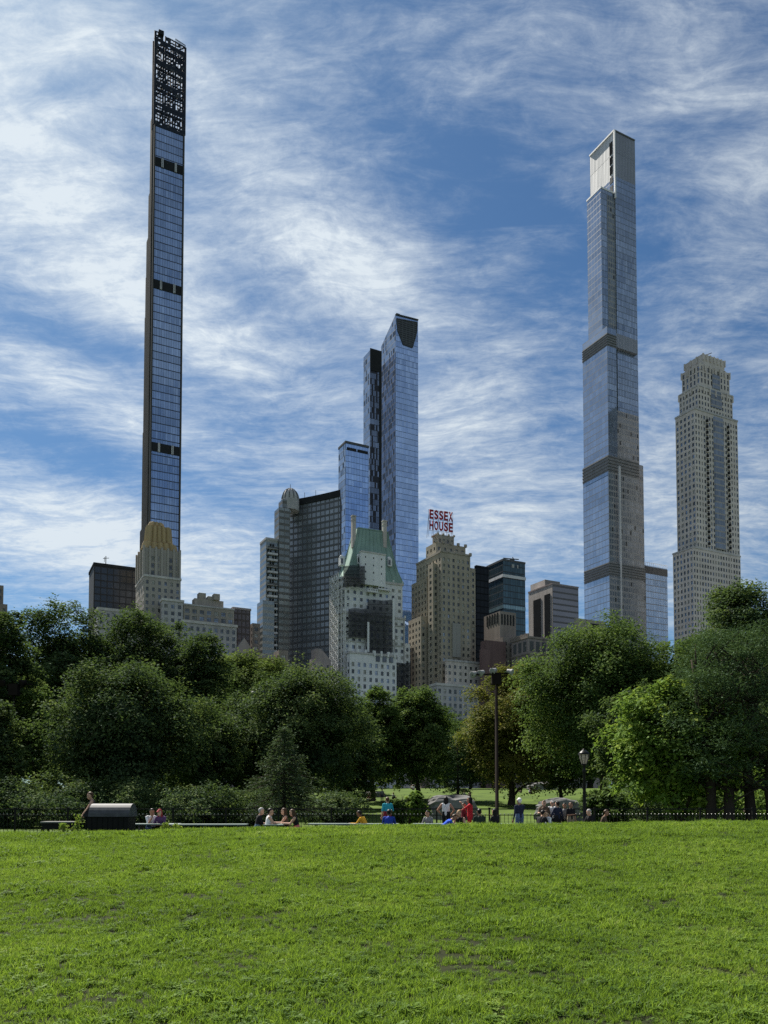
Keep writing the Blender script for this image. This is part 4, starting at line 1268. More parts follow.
for i in range(4):
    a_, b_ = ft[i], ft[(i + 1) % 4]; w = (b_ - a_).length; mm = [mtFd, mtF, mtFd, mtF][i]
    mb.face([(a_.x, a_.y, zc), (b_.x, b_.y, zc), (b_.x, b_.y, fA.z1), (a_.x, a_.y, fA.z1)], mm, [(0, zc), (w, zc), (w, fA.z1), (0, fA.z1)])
mb.face([(p.x, p.y, fA.z1 - 2) for p in ft], m_roof)
B.part('ribbed_crown', mb)
mb = MB(); o = ft[0]
for k, (a_, b_) in enumerate(((139, 151), (153.5, 161), (163, 171), (174, 180), (183, 190))):
    c = o + fA.uL * (fA.wL * .14) + fA.nL * .1
    mb.box((c.x, c.y, (zat(a_, YT + 6) + zat(b_, YT + 6)) / 2), (.5, fA.wL * .11, zat(a_, YT + 6) - zat(b_, YT + 6)), m_dark if k < 3 else m_darkgrey, fA.yaw)
B.part('crown_slot', mb)
m_pale = plain('crown_edge_pale', (.72, .72, .71), .5)
mb = MB(); 
c = o + fA.nR * .2 + fA.nL * .2; mb.box((c.x, c.y, (fA.z1 + zat(192, YT)) / 2), (1.1, 1.1, fA.z1 - zat(192, YT)), m_pale, fA.yaw)
for a_, b_ in ((ft[0], ft[3]),): mb.bar((a_.x + fA.nL.x * .3, a_.y + fA.nL.y * .3, fA.z1), (b_.x + fA.nL.x * .3, b_.y + fA.nL.y * .3, fA.z1), 1.0, m_pale)
mb.bar((ft[0].x, ft[0].y - .3, fA.z1), (ft[1].x, ft[1].y - .3, fA.z1), .7, mtFd)
B.part('crown_edge', mb)
fB = fr(601.2, 587.2, 615.5, 187, YT + 1, ref=220)
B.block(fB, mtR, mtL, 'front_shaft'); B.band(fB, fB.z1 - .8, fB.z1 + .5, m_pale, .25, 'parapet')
mb = MB(); bt = foot(fB); p0 = bt[0] + fB.uR * (fB.wR * .42) + fB.nR * .2; p1 = bt[1] + fB.nR * .2
mb.prism([p0, p1, p1 - fB.nR * .2, p0 - fB.nR * .2], zat(600, YT + 1), fB.z1 - 4, mtS)
B.part('recessed_bay', mb)
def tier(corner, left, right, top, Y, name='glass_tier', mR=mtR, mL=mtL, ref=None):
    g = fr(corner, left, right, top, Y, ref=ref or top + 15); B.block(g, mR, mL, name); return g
g1 = tier(607.2, 582.6, 616.2, 326, YT - 11)
m_mech = plain('mechanical_louvre', (.19, .195, .20), .7, scale=.3)
def mech(g, p0_, p1_, Y, m=m_mech):
    B.band(g, zat(p1_, Y), zat(p0_, Y), m, .15, 'mechanical_band')
    z0_, z1_ = zat(p1_, Y), zat(p0_, Y); mb = MB()
    q = foot(g, .3)
    for k in range(5):
        z = z0_ + (z1_ - z0_) * (k + .5) / 5
        for i in (0, 3): mb.bar((q[i].x, q[i].y, z), (q[(i + 1) % 4].x, q[(i + 1) % 4].y, z), .3, m_darkgrey, .2)
    B.part('louvre', mb)
mech(g1, 333, 345.5, YT - 11)
mb = MB(); q = foot(fA); 
g1r = fr(616, None, 637.5, 322, YT + 2.5, ref=340, wL=9); B.band(g1r, zat(345, YT), zat(331, YT), mtFd, .1, 'mechanical_band')
g2 = tier(608.2, 583.0, 638.8, 455, YT - 14, mR=mtS)
mech(g2, 455, 471, YT - 14)
g2r = fr(617, None, 643.5, 459, YT - 8, ref=480, wL=16); B.block(g2r, mtS, mtL, 'stone_tier')
g2m = fr(616.5, None, 639, 410, YT - 1.5, ref=430, wL=12); B.block(g2m, mtS, mtL, 'stone_tier')
g3 = tier(609.4, 584.4, 645.5, 562, YT - 18, mR=mtS)
mech(g3, 562, 575, YT - 18)
# corner pier that runs down the shaded side
mb = MB(); q = foot(g3)[0] + g3.uR * (g3.wR * .30) + g3.nR * .4
mb.box((q.x, q.y, (Z0 + zat(466, YT - 14)) / 2), (1.4, 1.0, zat(466, YT - 14) - Z0), m_conc, g3.yaw); B.part('pier', mb)
wg = fr(645.5, None, 667.3, 565, YT + 6, ref=575, wL=14)
mW = curtain('wing_glass', (.42, .50, .60), (.16, .18, .2), 4.5, 2.4, .12, .08, .7, .07, .3)
B.block(wg, mW, mtS, 'side_wing'); B.band(wg, zat(573, YT + 6), zat(566, YT + 6), m_darkgrey, .2, 'mechanical_band')
mb = MB(); q = foot(wg)
for k in range(12):
    p = q[0].lerp(q[1], k / 11); mb.bar((p.x, p.y, wg.z1), (p.x, p.y, wg.z1 + 2.2), .18, m_pale)
mb.bar((q[0].x, q[0].y, wg.z1 + 2.2), (q[1].x, q[1].y, wg.z1 + 2.2), .2, m_pale); B.part('roof_rail', mb)

# --- limestone tower at right
Y2 = 518; st_warm = stone('limestone_pale_warm', (.60, .545, .49), var=.12)
f = fr(695.5, 676.3, 738.5, 408, Y2, ref=470)
B = Building('apartment_tower', f, 'tall pale limestone apartment tower with stepped crown above the trees', 'skyscraper')
kd = (.25, .25, .5)
B.masonry(f, st_warm, 3.95, 2.55, (.52, .58), kinds=kd, top=2.5, bayL=3.3, groups=(.5, .5, .32, .62, .62, .62))
B.band(f, f.z1 - .6, f.z1 + .6, st_cream, .35)
b0 = fr(693.5, 673.3, 741.0, 547, Y2 - 3.5, ref=580); B.masonry(b0, st_warm, 3.95, 2.55, (.52, .58), kinds=(.35, .2, .45), bayL=3.0, groups=(.5, .5, .32, .62, .62, .62), name='lower_wall'); B.band(b0, b0.z1 - .5, b0.z1 + .5, st_cream, .3)
t1 = fr(698, 679.3, 732.5, 385, Y2 + 4, ref=395, z0=f.z1); B.masonry(t1, st_warm, 3.95, 2.8, (.5, .6), kinds=(.5, .1, .4), name='upper_wall'); B.band(t1, t1.z1 - .4, t1.z1 + .5, st_cream, .3)
t2 = fr(700, 682, 729.5, 363, Y2 + 7, ref=375, z0=t1.z1); B.masonry(t2, st_warm, 4.2, 3.0, (.45, .72), kinds=(.6, .1, .3), name='crown_wall', top=1)
t3 = fr(703, 685, 724.5, 353.5, Y2 + 10, ref=362, z0=t2.z1); B.block(t3, st_warm, st_warm, 'crown_wall')
mb = MB()
for g in (t2, t3, t1):
    q = foot(g)
    for k in range(7):
        p = q[0].lerp(q[1], k / 6) + g.nR * .3; mb.box((p.x, p.y, g.z1 - 2.2), (1.0, .7, 4.6), st_warm, f.yaw)
    for k in range(1, 4):
        p = q[0].lerp(q[3], k / 3) + g.nL * .3; mb.box((p.x, p.y, g.z1 - 2.2), (.7, 1.0, 4.6), st_warm, f.yaw)
B.part('crown_pier', mb)
mb = MB(); c = foot(f)[0] + f.uR * (f.wR * .40) + f.nR * .25
m_bay = curtain('bay_glass_tall', (.20, .24, .29), (.30, .285, .26), 3.95, 1.7, .26, .10, .5, .1, .5)
zb0, zb1 = zat(640, Y2 - 4), zat(413, Y2)
q0 = foot(f)[0] + f.uR * (f.wR * .43); 
for a_, b_, Yo, za_, zb_ in ((.42, .66, .9, zat(545, Y2), f.z1 - 2),):
    A_ = foot(f)[0] + f.uR * (f.wR * a_); C_ = foot(f)[0] + f.uR * (f.wR * b_)
    ch = f.nR * Yo; pr = [A_, A_ + ch + f.uR * .8, C_ + ch - f.uR * .8, C_]
    mb.prism(pr, za_, zb_, m_bay)
B.part('bay_window', mb)
mb = MB()
for g, a_, b_, pt, pb in ((t1, .36, .68, 387, 404), (t2, .40, .66, 369, 383)):
    A_ = foot(g)[0] + g.uR * (g.wR * a_) + g.nR * .35; C_ = foot(g)[0] + g.uR * (g.wR * b_) + g.nR * .35
    mb.prism([A_, C_, C_ - g.nR * .35, A_ - g.nR * .35], zat(pb, Y2 + 6), zat(pt, Y2 + 6), m_bay)
B.part('crown_window', mb)
mb = MB()
for x in (.27, .76):
    for j in range(34):
        z = f.z1 - 8 - j * 3.95
        if z < zat(545, Y2): break
        c = foot(f)[0] + f.uR * (f.wR * x) + f.nR * .5
        mb.box((c.x, c.y, z), (2.0, 1.2, .4), st_warm, f.yaw); mb.box((c.x + f.nR.x * .1, c.y + f.nR.y * .1, z + 1.6), (1.3, 1.0, 1.6), m_dark, f.yaw)
B.part('balcony_tier', mb, kind='stuff')
mb = MB(); p = foot(t3)[0] + t3.uR * (t3.wR * .45) + t3.uL * 5
mb.bar((p.x, p.y, t3.z1), (p.x, p.y, t3.z1 + 4), .5, m_darkgrey); mb.bar((p.x - 3.0, p.y, t3.z1 + 2.8), (p.x + 3.5, p.y, t3.z1 + 5.4), .4, m_darkgrey)
B.part('roof_crane', mb)
B.finish(640)
# ------------------------------------------------------------------ trees
def bark(name, col): return stone(name, col, .95, .3, .5)
M_BARK = bark('bark_dark', (.055, .045, .036)); M_BARK2 = bark('bark_grey', (.11, .095, .08))
L_DARK = leafmat('leaf_dark', (0.0221, 0.0442, 0.0195), (0.0624, 0.1014, 0.0377), (0.1430, 0.1820, 0.0546), .36)
L_MID = leafmat('leaf_mid', (0.0336, 0.0648, 0.0204), (0.0840, 0.1380, 0.0360), (0.1680, 0.2220, 0.0540), .38)
L_LIGHT = leafmat('leaf_light', (0.0710, 0.1263, 0.0253), (0.1342, 0.2210, 0.0347), (0.2525, 0.3156, 0.0473), .40)
L_YEL = leafmat('leaf_olive', (0.0644, 0.0773, 0.0181), (0.1419, 0.1419, 0.0284), (0.2192, 0.1804, 0.0388), .36)
L_PALE = leafmat('leaf_pale', (0.0660, 0.0990, 0.0264), (0.1188, 0.1650, 0.0422), (0.1716, 0.2178, 0.0594), .36)
L_PINE = leafmat('needle_dark', (0.0343, 0.0686, 0.0309), (0.0651, 0.1130, 0.0481), (0.1199, 0.1799, 0.0719), .22)
L_FIR = leafmat('needle_grey', (0.0378, 0.0604, 0.0302), (0.0654, 0.0982, 0.0503), (0.1069, 0.1446, 0.0755), .2)

def leaf_mesh(name, cen, nrm, tone, ln, wd, mat, rng, keep_axis=None):
    n = len(cen)
    nrm = nrm / np.linalg.norm(nrm, axis=1, keepdims=True)
    r = rng.normal(size=(n, 3)) if keep_axis is None else keep_axis
    t = r - (r * nrm).sum(1, keepdims=True) * nrm; t /= np.linalg.norm(t, axis=1, keepdims=True) + 1e-9
    b = np.cross(nrm, t)
    L = (ln * rng.uniform(.6, 1.3, n))[:, None] / 2; Wd = (wd * rng.uniform(.7, 1.2, n))[:, None] / 2
    fold = nrm * Wd * .35
    v = np.stack([cen - t * L, cen + b * Wd + fold - t * L * .1, cen + t * L, cen - b * Wd + fold - t * L * .1], 1).reshape(-1, 3)
    me = bpy.data.meshes.new(name)
    me.vertices.add(n * 4); me.vertices.foreach_set('co', v.astype(np.float32).reshape(-1))
    me.loops.add(n * 4); me.loops.foreach_set('vertex_index', np.arange(n * 4, dtype=np.int32))
    me.polygons.add(n); me.polygons.foreach_set('loop_start', np.arange(0, n * 4, 4, dtype=np.int32))
    me.update(calc_edges=True)
    at = me.attributes.new('tone', 'FLOAT', 'FACE'); at.data.foreach_set('value', np.clip(tone, 0, 1).astype(np.float32))
    me.materials.append(mat)
    return me

def broad(rng, H, R, zlo, nl, ncl, per, leaf, mat, spread=1.0, rough=1.0):
    """leaf sprays on the outer skin of many lobes; returns mesh and lobe centres"""
    zc = (H + zlo) / 2; rz = (H - zlo) / 2
    lobes = []; ncl = int(ncl * 1.45)
    for i in range(nl):
        k = (i + .5) / nl; ph = i * 2.39996 + rng.uniform(-.4, .4); zz = 1 - 1.92 * k
        rr_ = math.sqrt(max(0, 1 - min(1, zz * zz)))
        q = rng.uniform(.46, .86)
        lr = R * rng.uniform(.18, .44) * rough * (1.15 - .45 * (q - .46) / .4)
        ph += rng.uniform(-.6, .6)
        c = np.array([R * q * rr_ * math.cos(ph), R * q * rr_ * math.sin(ph), zc + rz * q * zz * 1.08])
        c[2] = min(c[2], H - lr * .62); c[2] = max(c[2], zlo + lr * .5)
        if i < 3: c[2] = H - lr * (.75 + .3 * i); c[:2] *= .9
        lobes.append((c, lr))
    for i in range(nl // 2):   # small outlying boughs that break the outline
        d = rng.normal(size=3); d[2] = abs(d[2]) * .9 - .25; d /= np.linalg.norm(d); q = rng.uniform(.82, 1.06)
        lobes.append((np.array([R * q * d[0], R * q * d[1], min(H * .98, zc + rz * q * d[2])]), R * rng.uniform(.11, .2)))
    for i in range(max(3, nl // 4)):
        ph = rng.uniform(0, 6.283); q = rng.uniform(0, .4)
        lobes.append((np.array([R * q * math.cos(ph), R * q * math.sin(ph), zc + rz * rng.uniform(-.3, .55)]), R * rng.uniform(.35, .5)))
    w = np.array([l[1] ** 2 for l in lobes]); w /= w.sum()
    idx = rng.choice(len(lobes), ncl, p=w)
    C = np.array([l[0] for l in lobes])[idx]; Rr = np.array([l[1] for l in lobes])[idx]
    d = rng.normal(size=(ncl, 3)); d[:, 2] += .62; d /= np.linalg.norm(d, axis=1, keepdims=True)
    bump = 1 + .22 * np.sin(d[:, 0] * 7 + idx) * np.sin(d[:, 1] * 6 + idx * 2) + rng.normal(0, .09, ncl)
    cc = C + d * (Rr * bump * rng.uniform(.86, 1.04, ncl))[:, None]
    out = cc - np.array([0, 0, zc - rz * .2]); out /= np.linalg.norm(out, axis=1, keepdims=True) + 1e-9
    lobetone = rng.normal(.42, .12, len(lobes))[idx]
    tone_c = lobetone + rng.normal(0, .22, ncl); leaf *= 1.22
    n = ncl * per
    cs = R * .064 * spread
    off = rng.normal(size=(ncl, per, 3)) * np.array([cs, cs, cs * .6])
    off[:, :, 2] -= .35 * (off[:, :, 0] ** 2 + off[:, :, 1] ** 2) / max(cs, .01) * .4
    cen = (cc[:, None] + off).reshape(-1, 3)
    nr = rng.normal(size=(ncl, per, 3)) * .42 + out[:, None] * .5 + np.array([0, 0, .6])
    tone = (tone_c[:, None] + rng.normal(0, .13, (ncl, per))).reshape(-1)
    return leaf_mesh('crown', cen, nr.reshape(-1, 3), tone, leaf, leaf * .62, mat, rng), lobes

def trunk_mesh(rng, H, R, lobes, tr, zlo, mat, fork=.28, nlimb=14, lean=0.0, stems=1):
    mb = MB()
    for s_ in range(stems):
        a = s_ * 2.4 + rng.uniform(0, 1); bx, by = (tr * 1.6 * math.cos(a), tr * 1.6 * math.sin(a)) if stems > 1 else (0, 0)
        lx, ly = rng.normal(0, lean + .25 * (stems > 1), 2) * 2
        zt = max(zlo + (H - zlo) * .62, 2); pts = []; n = 8
        for i in range(n + 1):
            k = i / n; pts.append((bx + lx * k + .12 * math.sin(i * 1.7 + s_), by + ly * k + .12 * math.cos(i * 1.3), -.3 + (zt + .3) * k))
        radii = [tr * (1.45 if i == 0 else 1.12 if i == 1 else 1 - .78 * i / n) for i in range(n + 1)]
        mb.tube(pts, radii, mat, 9)
        sel = [lobes[int(i)] for i in rng.choice(len(lobes), min(nlimb // stems, len(lobes)), replace=False)]
        for c, r in sel:
            k = min(.92, max(.22, (c[2] - .45 * math.hypot(c[0], c[1])) / zt * .9)); i = int(k * n)
            p0 = Vector(pts[i]); p3 = Vector(c) + Vector((0, 0, -r * .2)); L = (p3 - p0).length
            p1 = p0.lerp(p3, .35) + Vector((0, 0, L * .10)); p2 = p0.lerp(p3, .7) + Vector((0, 0, L * .08))
            r0 = max(.05, radii[i] * .55)
            mb.tube([p0, p1, p2, p3], [r0, r0 * .7, r0 * .45, r0 * .16], mat, 6)
            for _ in range(3):
                e = p3 + Vector(rng.normal(size=3)) * r * .7; q0 = p2.lerp(p3, rng.uniform(0, .8))
                mb.tube([q0, q0.lerp(e, .5) + Vector((0, 0, .1 * r)), e], [r0 * .28, r0 * .2, r0 * .07], mat, 4)
    return mb.mesh('trunk', True)

def put_tree(name, label, px, hw, top, Y, low, mat, seed, group, bmat=None, nl=22, ncl=900, per=24, leaf=.26, spread=1.0, tr=None, stems=1, rough=1.0, lean=.1, nlimb=16):
    rng = np.random.default_rng(seed)
    x = xat(px, Y); g = gz1(x, Y)
    H = zat(top, Y) - g; R = hw / F * Y; zlo = max(.3, zat(low, Y) - g)
    e = empty(name, (x, Y, g), label, 'tree', group)
    me, lobes = broad(rng, H, R, zlo, nl, ncl, per, leaf, mat, spread, rough)
    link('crown', me, e, False)
    link('trunk', trunk_mesh(rng, H, R, lobes, tr or max(.12, H * .022), zlo, bmat or M_BARK, nlimb=nlimb, lean=lean, stems=stems), e, False)
    return e
def put_conifer(name, label, px, hw, top, Y, low, mat, seed, group, ntier=16, per=60, leaf=.28, pine=False, trunks=1):
    rng = np.random.default_rng(seed); x = xat(px, Y); g = gz1(x, Y)
    H = zat(top, Y) - g; R = hw / F * Y; zlo = max(.2, zat(low, Y) - g)
    e = empty(name, (x, Y, g), label, 'tree', group)
    cen = []; nr = []; ax = []; tone = []; mb = MB()
    mb.tube([(0, 0, -.3), (0, 0, H * .5), (0, 0, H * .97)], [H * .018 + .05, H * .012, .03], M_BARK, 8)
    for i in range(ntier):
        k = i / (ntier - 1); z = zlo + (H * .97 - zlo) * k
        r = R * (1 - k) ** .7 * rng.uniform(.62, 1.25) + .2
        nb = max(5, int(11 * (1 - k * .6)))
        for j in range(nb):
            a = 2 * math.pi * (j + rng.uniform(-.3, .3)) / nb + i; L = r * rng.uniform(.6, 1.25)
            p = np.array([math.cos(a) * L, math.sin(a) * L, -L * .22])
            mb.tube([(0, 0, z), (p[0] * .5, p[1] * .5, z + p[2] * .3), (p[0], p[1], z + p[2])], [.05, .03, .01], M_BARK, 4)
            n = int(per * (.5 + L / R)); t_ = rng.uniform(.12, 1, n) ** .7
            q = np.stack([p[0] * t_, p[1] * t_, z + p[2] * t_ ** 1.5], -1) + rng.normal(size=(n, 3)) * np.array([.16, .16, .09]) * (R / 2.2)
            cen.append(q); d = np.tile(np.array([math.cos(a), math.sin(a), -.35]), (n, 1)) + rng.normal(size=(n, 3)) * .45
            ax.append(d); nr.append(rng.normal(size=(n, 3)) * .5 + np.array([0, 0, 1])); tone.append(rng.normal(.42, .13) + rng.normal(0, .15, n) + .25 * (t_ - .6))
    me = leaf_mesh('crown', np.concatenate(cen), np.concatenate(nr), np.concatenate(tone), leaf, leaf * .3, mat, rng, np.concatenate(ax))
    link('crown', me, e, False); link('trunk', mb.mesh('trunk', True), e, False)
    return e
def put_pine(name, label, px, hw, top, Y, low, mat, seed, group, ncl=420, per=90, leaf=.30, stems=((0, 0, 0),), R2=None):
    """several leaning stems carrying flat plates of needle tufts"""
    rng = np.random.default_rng(seed); x = xat(px, Y); g = gz1(x, Y)
    H = zat(top, Y) - g; R = hw / F * Y; zlo = max(.3, zat(low, Y) - g)
    e = empty(name, (x, Y, g), label, 'tree', group); mb = MB(); tips = []
    for (sx, sy, lean) in stems:
        pts = [(sx + lean * k * k * 2.2 + .1 * math.sin(k * 9 + sx), sy + .15 * math.sin(k * 5), -.3 + (H * .86 + .3) * k) for k in np.linspace(0, 1, 9)]
        r0 = .19 + .012 * H
        mb.tube(pts, [r0 * (1.3 if i == 0 else 1 - .085 * i) for i in range(9)], M_BARK, 9)
        tips.append(pts)
    cc = []; 
    for c in range(ncl):
        k = rng.uniform(0, 1); z = zlo + (H - zlo) * k
        rr_ = R * math.sqrt(max(.05, 1 - (abs(k - .36) / .72) ** 2.2)) * rng.uniform(.25, 1) ** .5
        a = rng.uniform(0, 6.283)
        tier = .45 * math.sin(z * 2.6 + a * 2)
        cc.append((rr_ * math.cos(a), rr_ * math.sin(a), z + tier * .5))
    cc = np.array(cc)
    for c in cc[::5]:
        pts = tips[int(rng.integers(len(tips)))]; zi = max(1, min(8, int((c[2] - .5) / H * 8.5))); p0 = Vector(pts[zi]); p3 = Vector(c)
        mb.tube([p0, p0.lerp(p3, .5) + Vector((0, 0, .25)), p3], [.08, .05, .015], M_BARK, 5)
    n = ncl * per
    off = rng.normal(size=(ncl, per, 3)) * np.array([.38, .38, .15]) * (R / 3.2)
    cen = (cc[:, None] + off).reshape(-1, 3)
    ax = off.reshape(-1, 3) + rng.normal(size=(n, 3)) * .12; ax[:, 2] += .06
    nr = rng.normal(size=(n, 3)) * .6 + np.array([0, 0, .8])
    tone = (rng.normal(.42, .15, ncl)[:, None] + rng.normal(0, .13, (ncl, per))).reshape(-1)
    link('crown', leaf_mesh('crown', cen, nr, tone, leaf, leaf * .22, mat, rng, ax), e, False)
    link('trunk', mb.mesh('trunk', True), e, False)
    return e

GT = 'trees along the edge of the meadow'
T = put_tree
# left mass
T('tree', 'tall dark tree with an uneven top at the outer edge of the left tree mass', -2, 46, 612, 66, 806, L_DARK, 1, GT, ncl=1000, leaf=.24)
T('tree', 'tallest dark tree of the left group, its crown peaking below the black office box', 54, 66, 611, 82, 800, L_DARK, 2, GT, ncl=2100, leaf=.28, nl=28)
T('tree', 'broad dark tree whose crown hides the foot of the golden-crowned tower', 128, 66, 619, 88, 800, L_DARK, 3, GT, ncl=1400, leaf=.28, nl=26)
T('tree', 'dark tree below the stepped apartment house with pigeonhole gaps of light', 196, 46, 640, 86, 800, L_DARK, 4, GT, ncl=1000, leaf=.27)
T('tree', 'dark tree whose top slopes down past the narrow stone wing', 172, 52, 626, 92, 800, L_DARK, 27, GT, ncl=1100, leaf=.27)
T('tree', 'low spreading dark-green tree in front of the left mass above the bin', 122, 84, 668, 58, 812, L_DARK, 5, GT, ncl=2000, leaf=.20, nl=34, per=26)
T('tree', 'yellow-lit small tree beside the thin floodlight pole', 34, 34, 690, 64, 806, L_MID, 6, GT, ncl=600, leaf=.2)
T('tree', 'dark bushy tree filling the corner below the floodlight pole', -14, 42, 700, 54, 815, L_DARK, 7, GT, ncl=900, leaf=.19)
T('tree', 'dark tree in deep shade behind the seated pair', 200, 42, 700, 66, 812, L_DARK, 8, GT, ncl=900, leaf=.21)
T('tree', 'pale yellow-green round tree beneath the dark gridded tower', 240, 52, 658, 150, 745, L_PALE, 9, GT, ncl=1200, leaf=.42, nl=26)
T('tree', 'large dark blue-green tree in the middle with a domed crown', 300, 72, 673, 72, 806, L_DARK, 10, GT, ncl=2100, leaf=.22, nl=34, per=26)
T('tree', 'dark shaded tree between the domed tree and the left mass', 236, 44, 700, 76, 808, L_DARK, 11, GT, ncl=1100, leaf=.23)
put_conifer('conifer_tree', 'grey-green young conifer in front of the domed dark tree', 284, 42, 727, 50, 812, L_FIR, 12, GT, ntier=18, per=70, leaf=.22)
T('tree', 'mid-green tree under the netted hotel with a dark gap beside it', 372, 34, 690, 100, 800, L_MID, 13, GT, ncl=900, leaf=.28)
T('tree', 'rounded green tree in front of the red-lettered hotel', 418, 42, 691, 104, 800, L_MID, 14, GT, ncl=1200, leaf=.28, nl=24)
T('tree', 'shaded low tree behind the boy in turquoise', 350, 36, 725, 84, 806, L_DARK, 15, GT, ncl=700, leaf=.24)
put_conifer('conifer_tree', 'small dark spruce beside the turning olive tree', 458, 22, 726, 96, 800, L_PINE, 16, GT, ntier=14, per=50, leaf=.3)
T('tree', 'olive-brown turning tree behind the tall floodlight', 511, 54, 671, 92, 798, L_YEL, 17, GT, ncl=1500, leaf=.26, nl=28, rough=.9)
T('tree', 'big rounded green tree in front of the tallest tower', 604, 82, 624, 78, 796, L_MID, 18, GT, ncl=2600, leaf=.24, nl=40, per=24)
T('tree', 'green tree with a bright crown peeping between the big round tree and the pine', 690, 54, 640, 74, 800, L_MID, 19, GT, ncl=1100, leaf=.24)
T('tree', 'bright yellow-green multi-stemmed tree, sunlit along its outer edge', 680, 72, 686, 46, 817, L_LIGHT, 20, GT, ncl=1300, leaf=.24, nl=30, per=26, stems=3, tr=.13, lean=.35)
put_pine('pine_tree', 'large dark pine with several leaning bare stems', 742, 70, 632, 43, 782, L_PINE, 21, GT, ncl=560, per=95, leaf=.22, stems=((-1.5, .2, -.5), (-.7, 0, -.15), (.55, .3, .12), (1.5, -.2, .3)))
T('tree', 'dark wispy tree rising highest behind the pine with sky gaps in its crown', 750, 58, 586, 76, 700, L_DARK, 22, GT, ncl=800, leaf=.25, nl=20, spread=1.1, rough=.85)
T('tree', 'shaded tree behind the park lantern', 560, 40, 716, 100, 804, L_DARK, 23, GT, ncl=800, leaf=.28)
T('tree', 'dark tree filling the gap behind the sunlit yellow-green tree', 640, 50, 690, 64, 812, L_DARK, 24, GT, ncl=900, leaf=.22)
T('tree', 'dark tree cut by the frame edge past the pine', 806, 46, 640, 60, 780, L_DARK, 25, GT, ncl=900, leaf=.22)
T('tree', 'dark tree beyond the far lawn under the brown hotel', 470, 40, 735, 150, 792, L_DARK, 26, GT, ncl=700, leaf=.36)
# shrubs and weeds
def shrub(label, px, hw, top, Y, mat, seed, cat='shrub', leaf=.15, ncl=420):
    rng = np.random.default_rng(seed); x = xat(px, Y); g = gz1(x, Y); H = zat(top, Y) - g; R = hw / F * Y
    e = empty('shrub', (x, Y, g), label, cat, 'bushes behind the fence')
    me, lobes = broad(rng, H, R, .05, 15, ncl, 22, leaf, mat, 1.0); link('foliage', me, e, False)
    link('stem', trunk_mesh(rng, H, R, lobes, .05, .1, M_BARK, nlimb=8, stems=2), e, False)
for a in (('dark bush behind the fence below the leaning man', 60, 65, 791, 50, L_DARK, 40), ('dark bush behind the fence beside the bin', 128, 57, 793, 51, L_DARK, 41), ('dark bush behind the empty table', 196, 55, 797, 50, L_DARK, 42), ('dark bush at the foot of the floodlight pole', -6, 55, 784, 50, L_DARK, 43),
          ('dark bush behind the four friends', 250, 45, 799, 55, L_DARK, 44), ('dark bush beside the grey-green conifer', 336, 37, 801, 58, L_DARK, 45), ('yellow-green shrub by the boy in turquoise', 416, 13, 793, 46, L_LIGHT, 46), ('small green shrub left of the woman in black and white', 395, 12, 800, 44, L_MID, 47),
          ('dark bush between the lantern and the sunlit tree', 606, 26, 790, 50, L_MID, 48), ('deep green bush under the sunlit tree', 660, 62, 801, 55, L_DARK, 49), ('sunlit green bush behind the pine stems', 738, 65, 786, 58, L_LIGHT, 50)):
    shrub(*a)
def weed(label, px, Y, H, seed):
    rng = np.random.default_rng(seed); x = xat(px, Y); g = gz1(x, Y); n = 130
    e = empty('weed_plant', (x, Y, g), label, 'plant', 'weeds at the crest of the lawn')
    z = rng.uniform(.15, 1, n); cen = np.stack([rng.normal(0, .10, n) * (1.3 - z), rng.normal(0, .10, n), z * H], -1)
    link('foliage', leaf_mesh('foliage', cen, rng.normal(size=(n, 3)) + np.array([0, 0, .8]), rng.normal(.75, .2, n), .09, .05, L_LIGHT, rng), e, False)
    mb = MB()
    for k in range(4): a = k * 1.6; mb.tube([(0, 0, -.02), (.03 * math.cos(a), .03 * math.sin(a), H * .5), (.11 * math.cos(a), .11 * math.sin(a), H * .95)], [.008, .006, .003], M_BARK2, 5)
    link('stem', mb.mesh('stem'), e, False)
weed('tall leafy weed beside the leaning man', 78, 25.4, .62, 60); weed('short yellow-green weed next to the low black table', 64, 25.2, .36, 61); weed('low yellow weed below the man in the red cap', 166, 25.4, .30, 62)
weed('small yellow weed near the bin corner', 176, 25.2, .24, 63)

# distant trees of the park, copies of four kinds
protos = []
for i, (m_, lab) in enumerate(((L_DARK, 'dark'), (L_MID, 'mid-green'), (L_PALE, 'pale'), (L_DARK, 'dusky'))):
    rng = np.random.default_rng(200 + i)
    protos.append((m_, lab, broad(rng, 18, 8, 1.5, 24, 700, 22, .62, m_), rng))
GP = 'trees beyond the far lawn'
DT = [(18, 700, 180, 0), (70, 690, 175, 3), (125, 680, 185, 1), (170, 684, 190, 0), (215, 688, 200, 2), (268, 694, 195, 1), (318, 700, 190, 0), (352, 706, 180, 3), (398, 712, 185, 1), (446, 716, 190, 0), (484, 716, 180, 3), (535, 700, 190, 1), (590, 680, 190, 0), (640, 664, 185, 1), (690, 662, 190, 3), (735, 660, 180, 0), (790, 660, 185, 1), (-30, 690, 180, 1),
      (340, 760, 150, 0), (385, 762, 155, 3), (440, 758, 165, 0), (500, 756, 168, 3), (560, 752, 172, 0), (606, 750, 170, 1), (650, 748, 165, 3), (300, 752, 160, 3), (540, 764, 178, 3), (472, 766, 176, 1), (415, 770, 172, 1)]
fl = ['under the black office box', 'below the golden-crowned tower', 'under the stepped apartment house']
first = {}
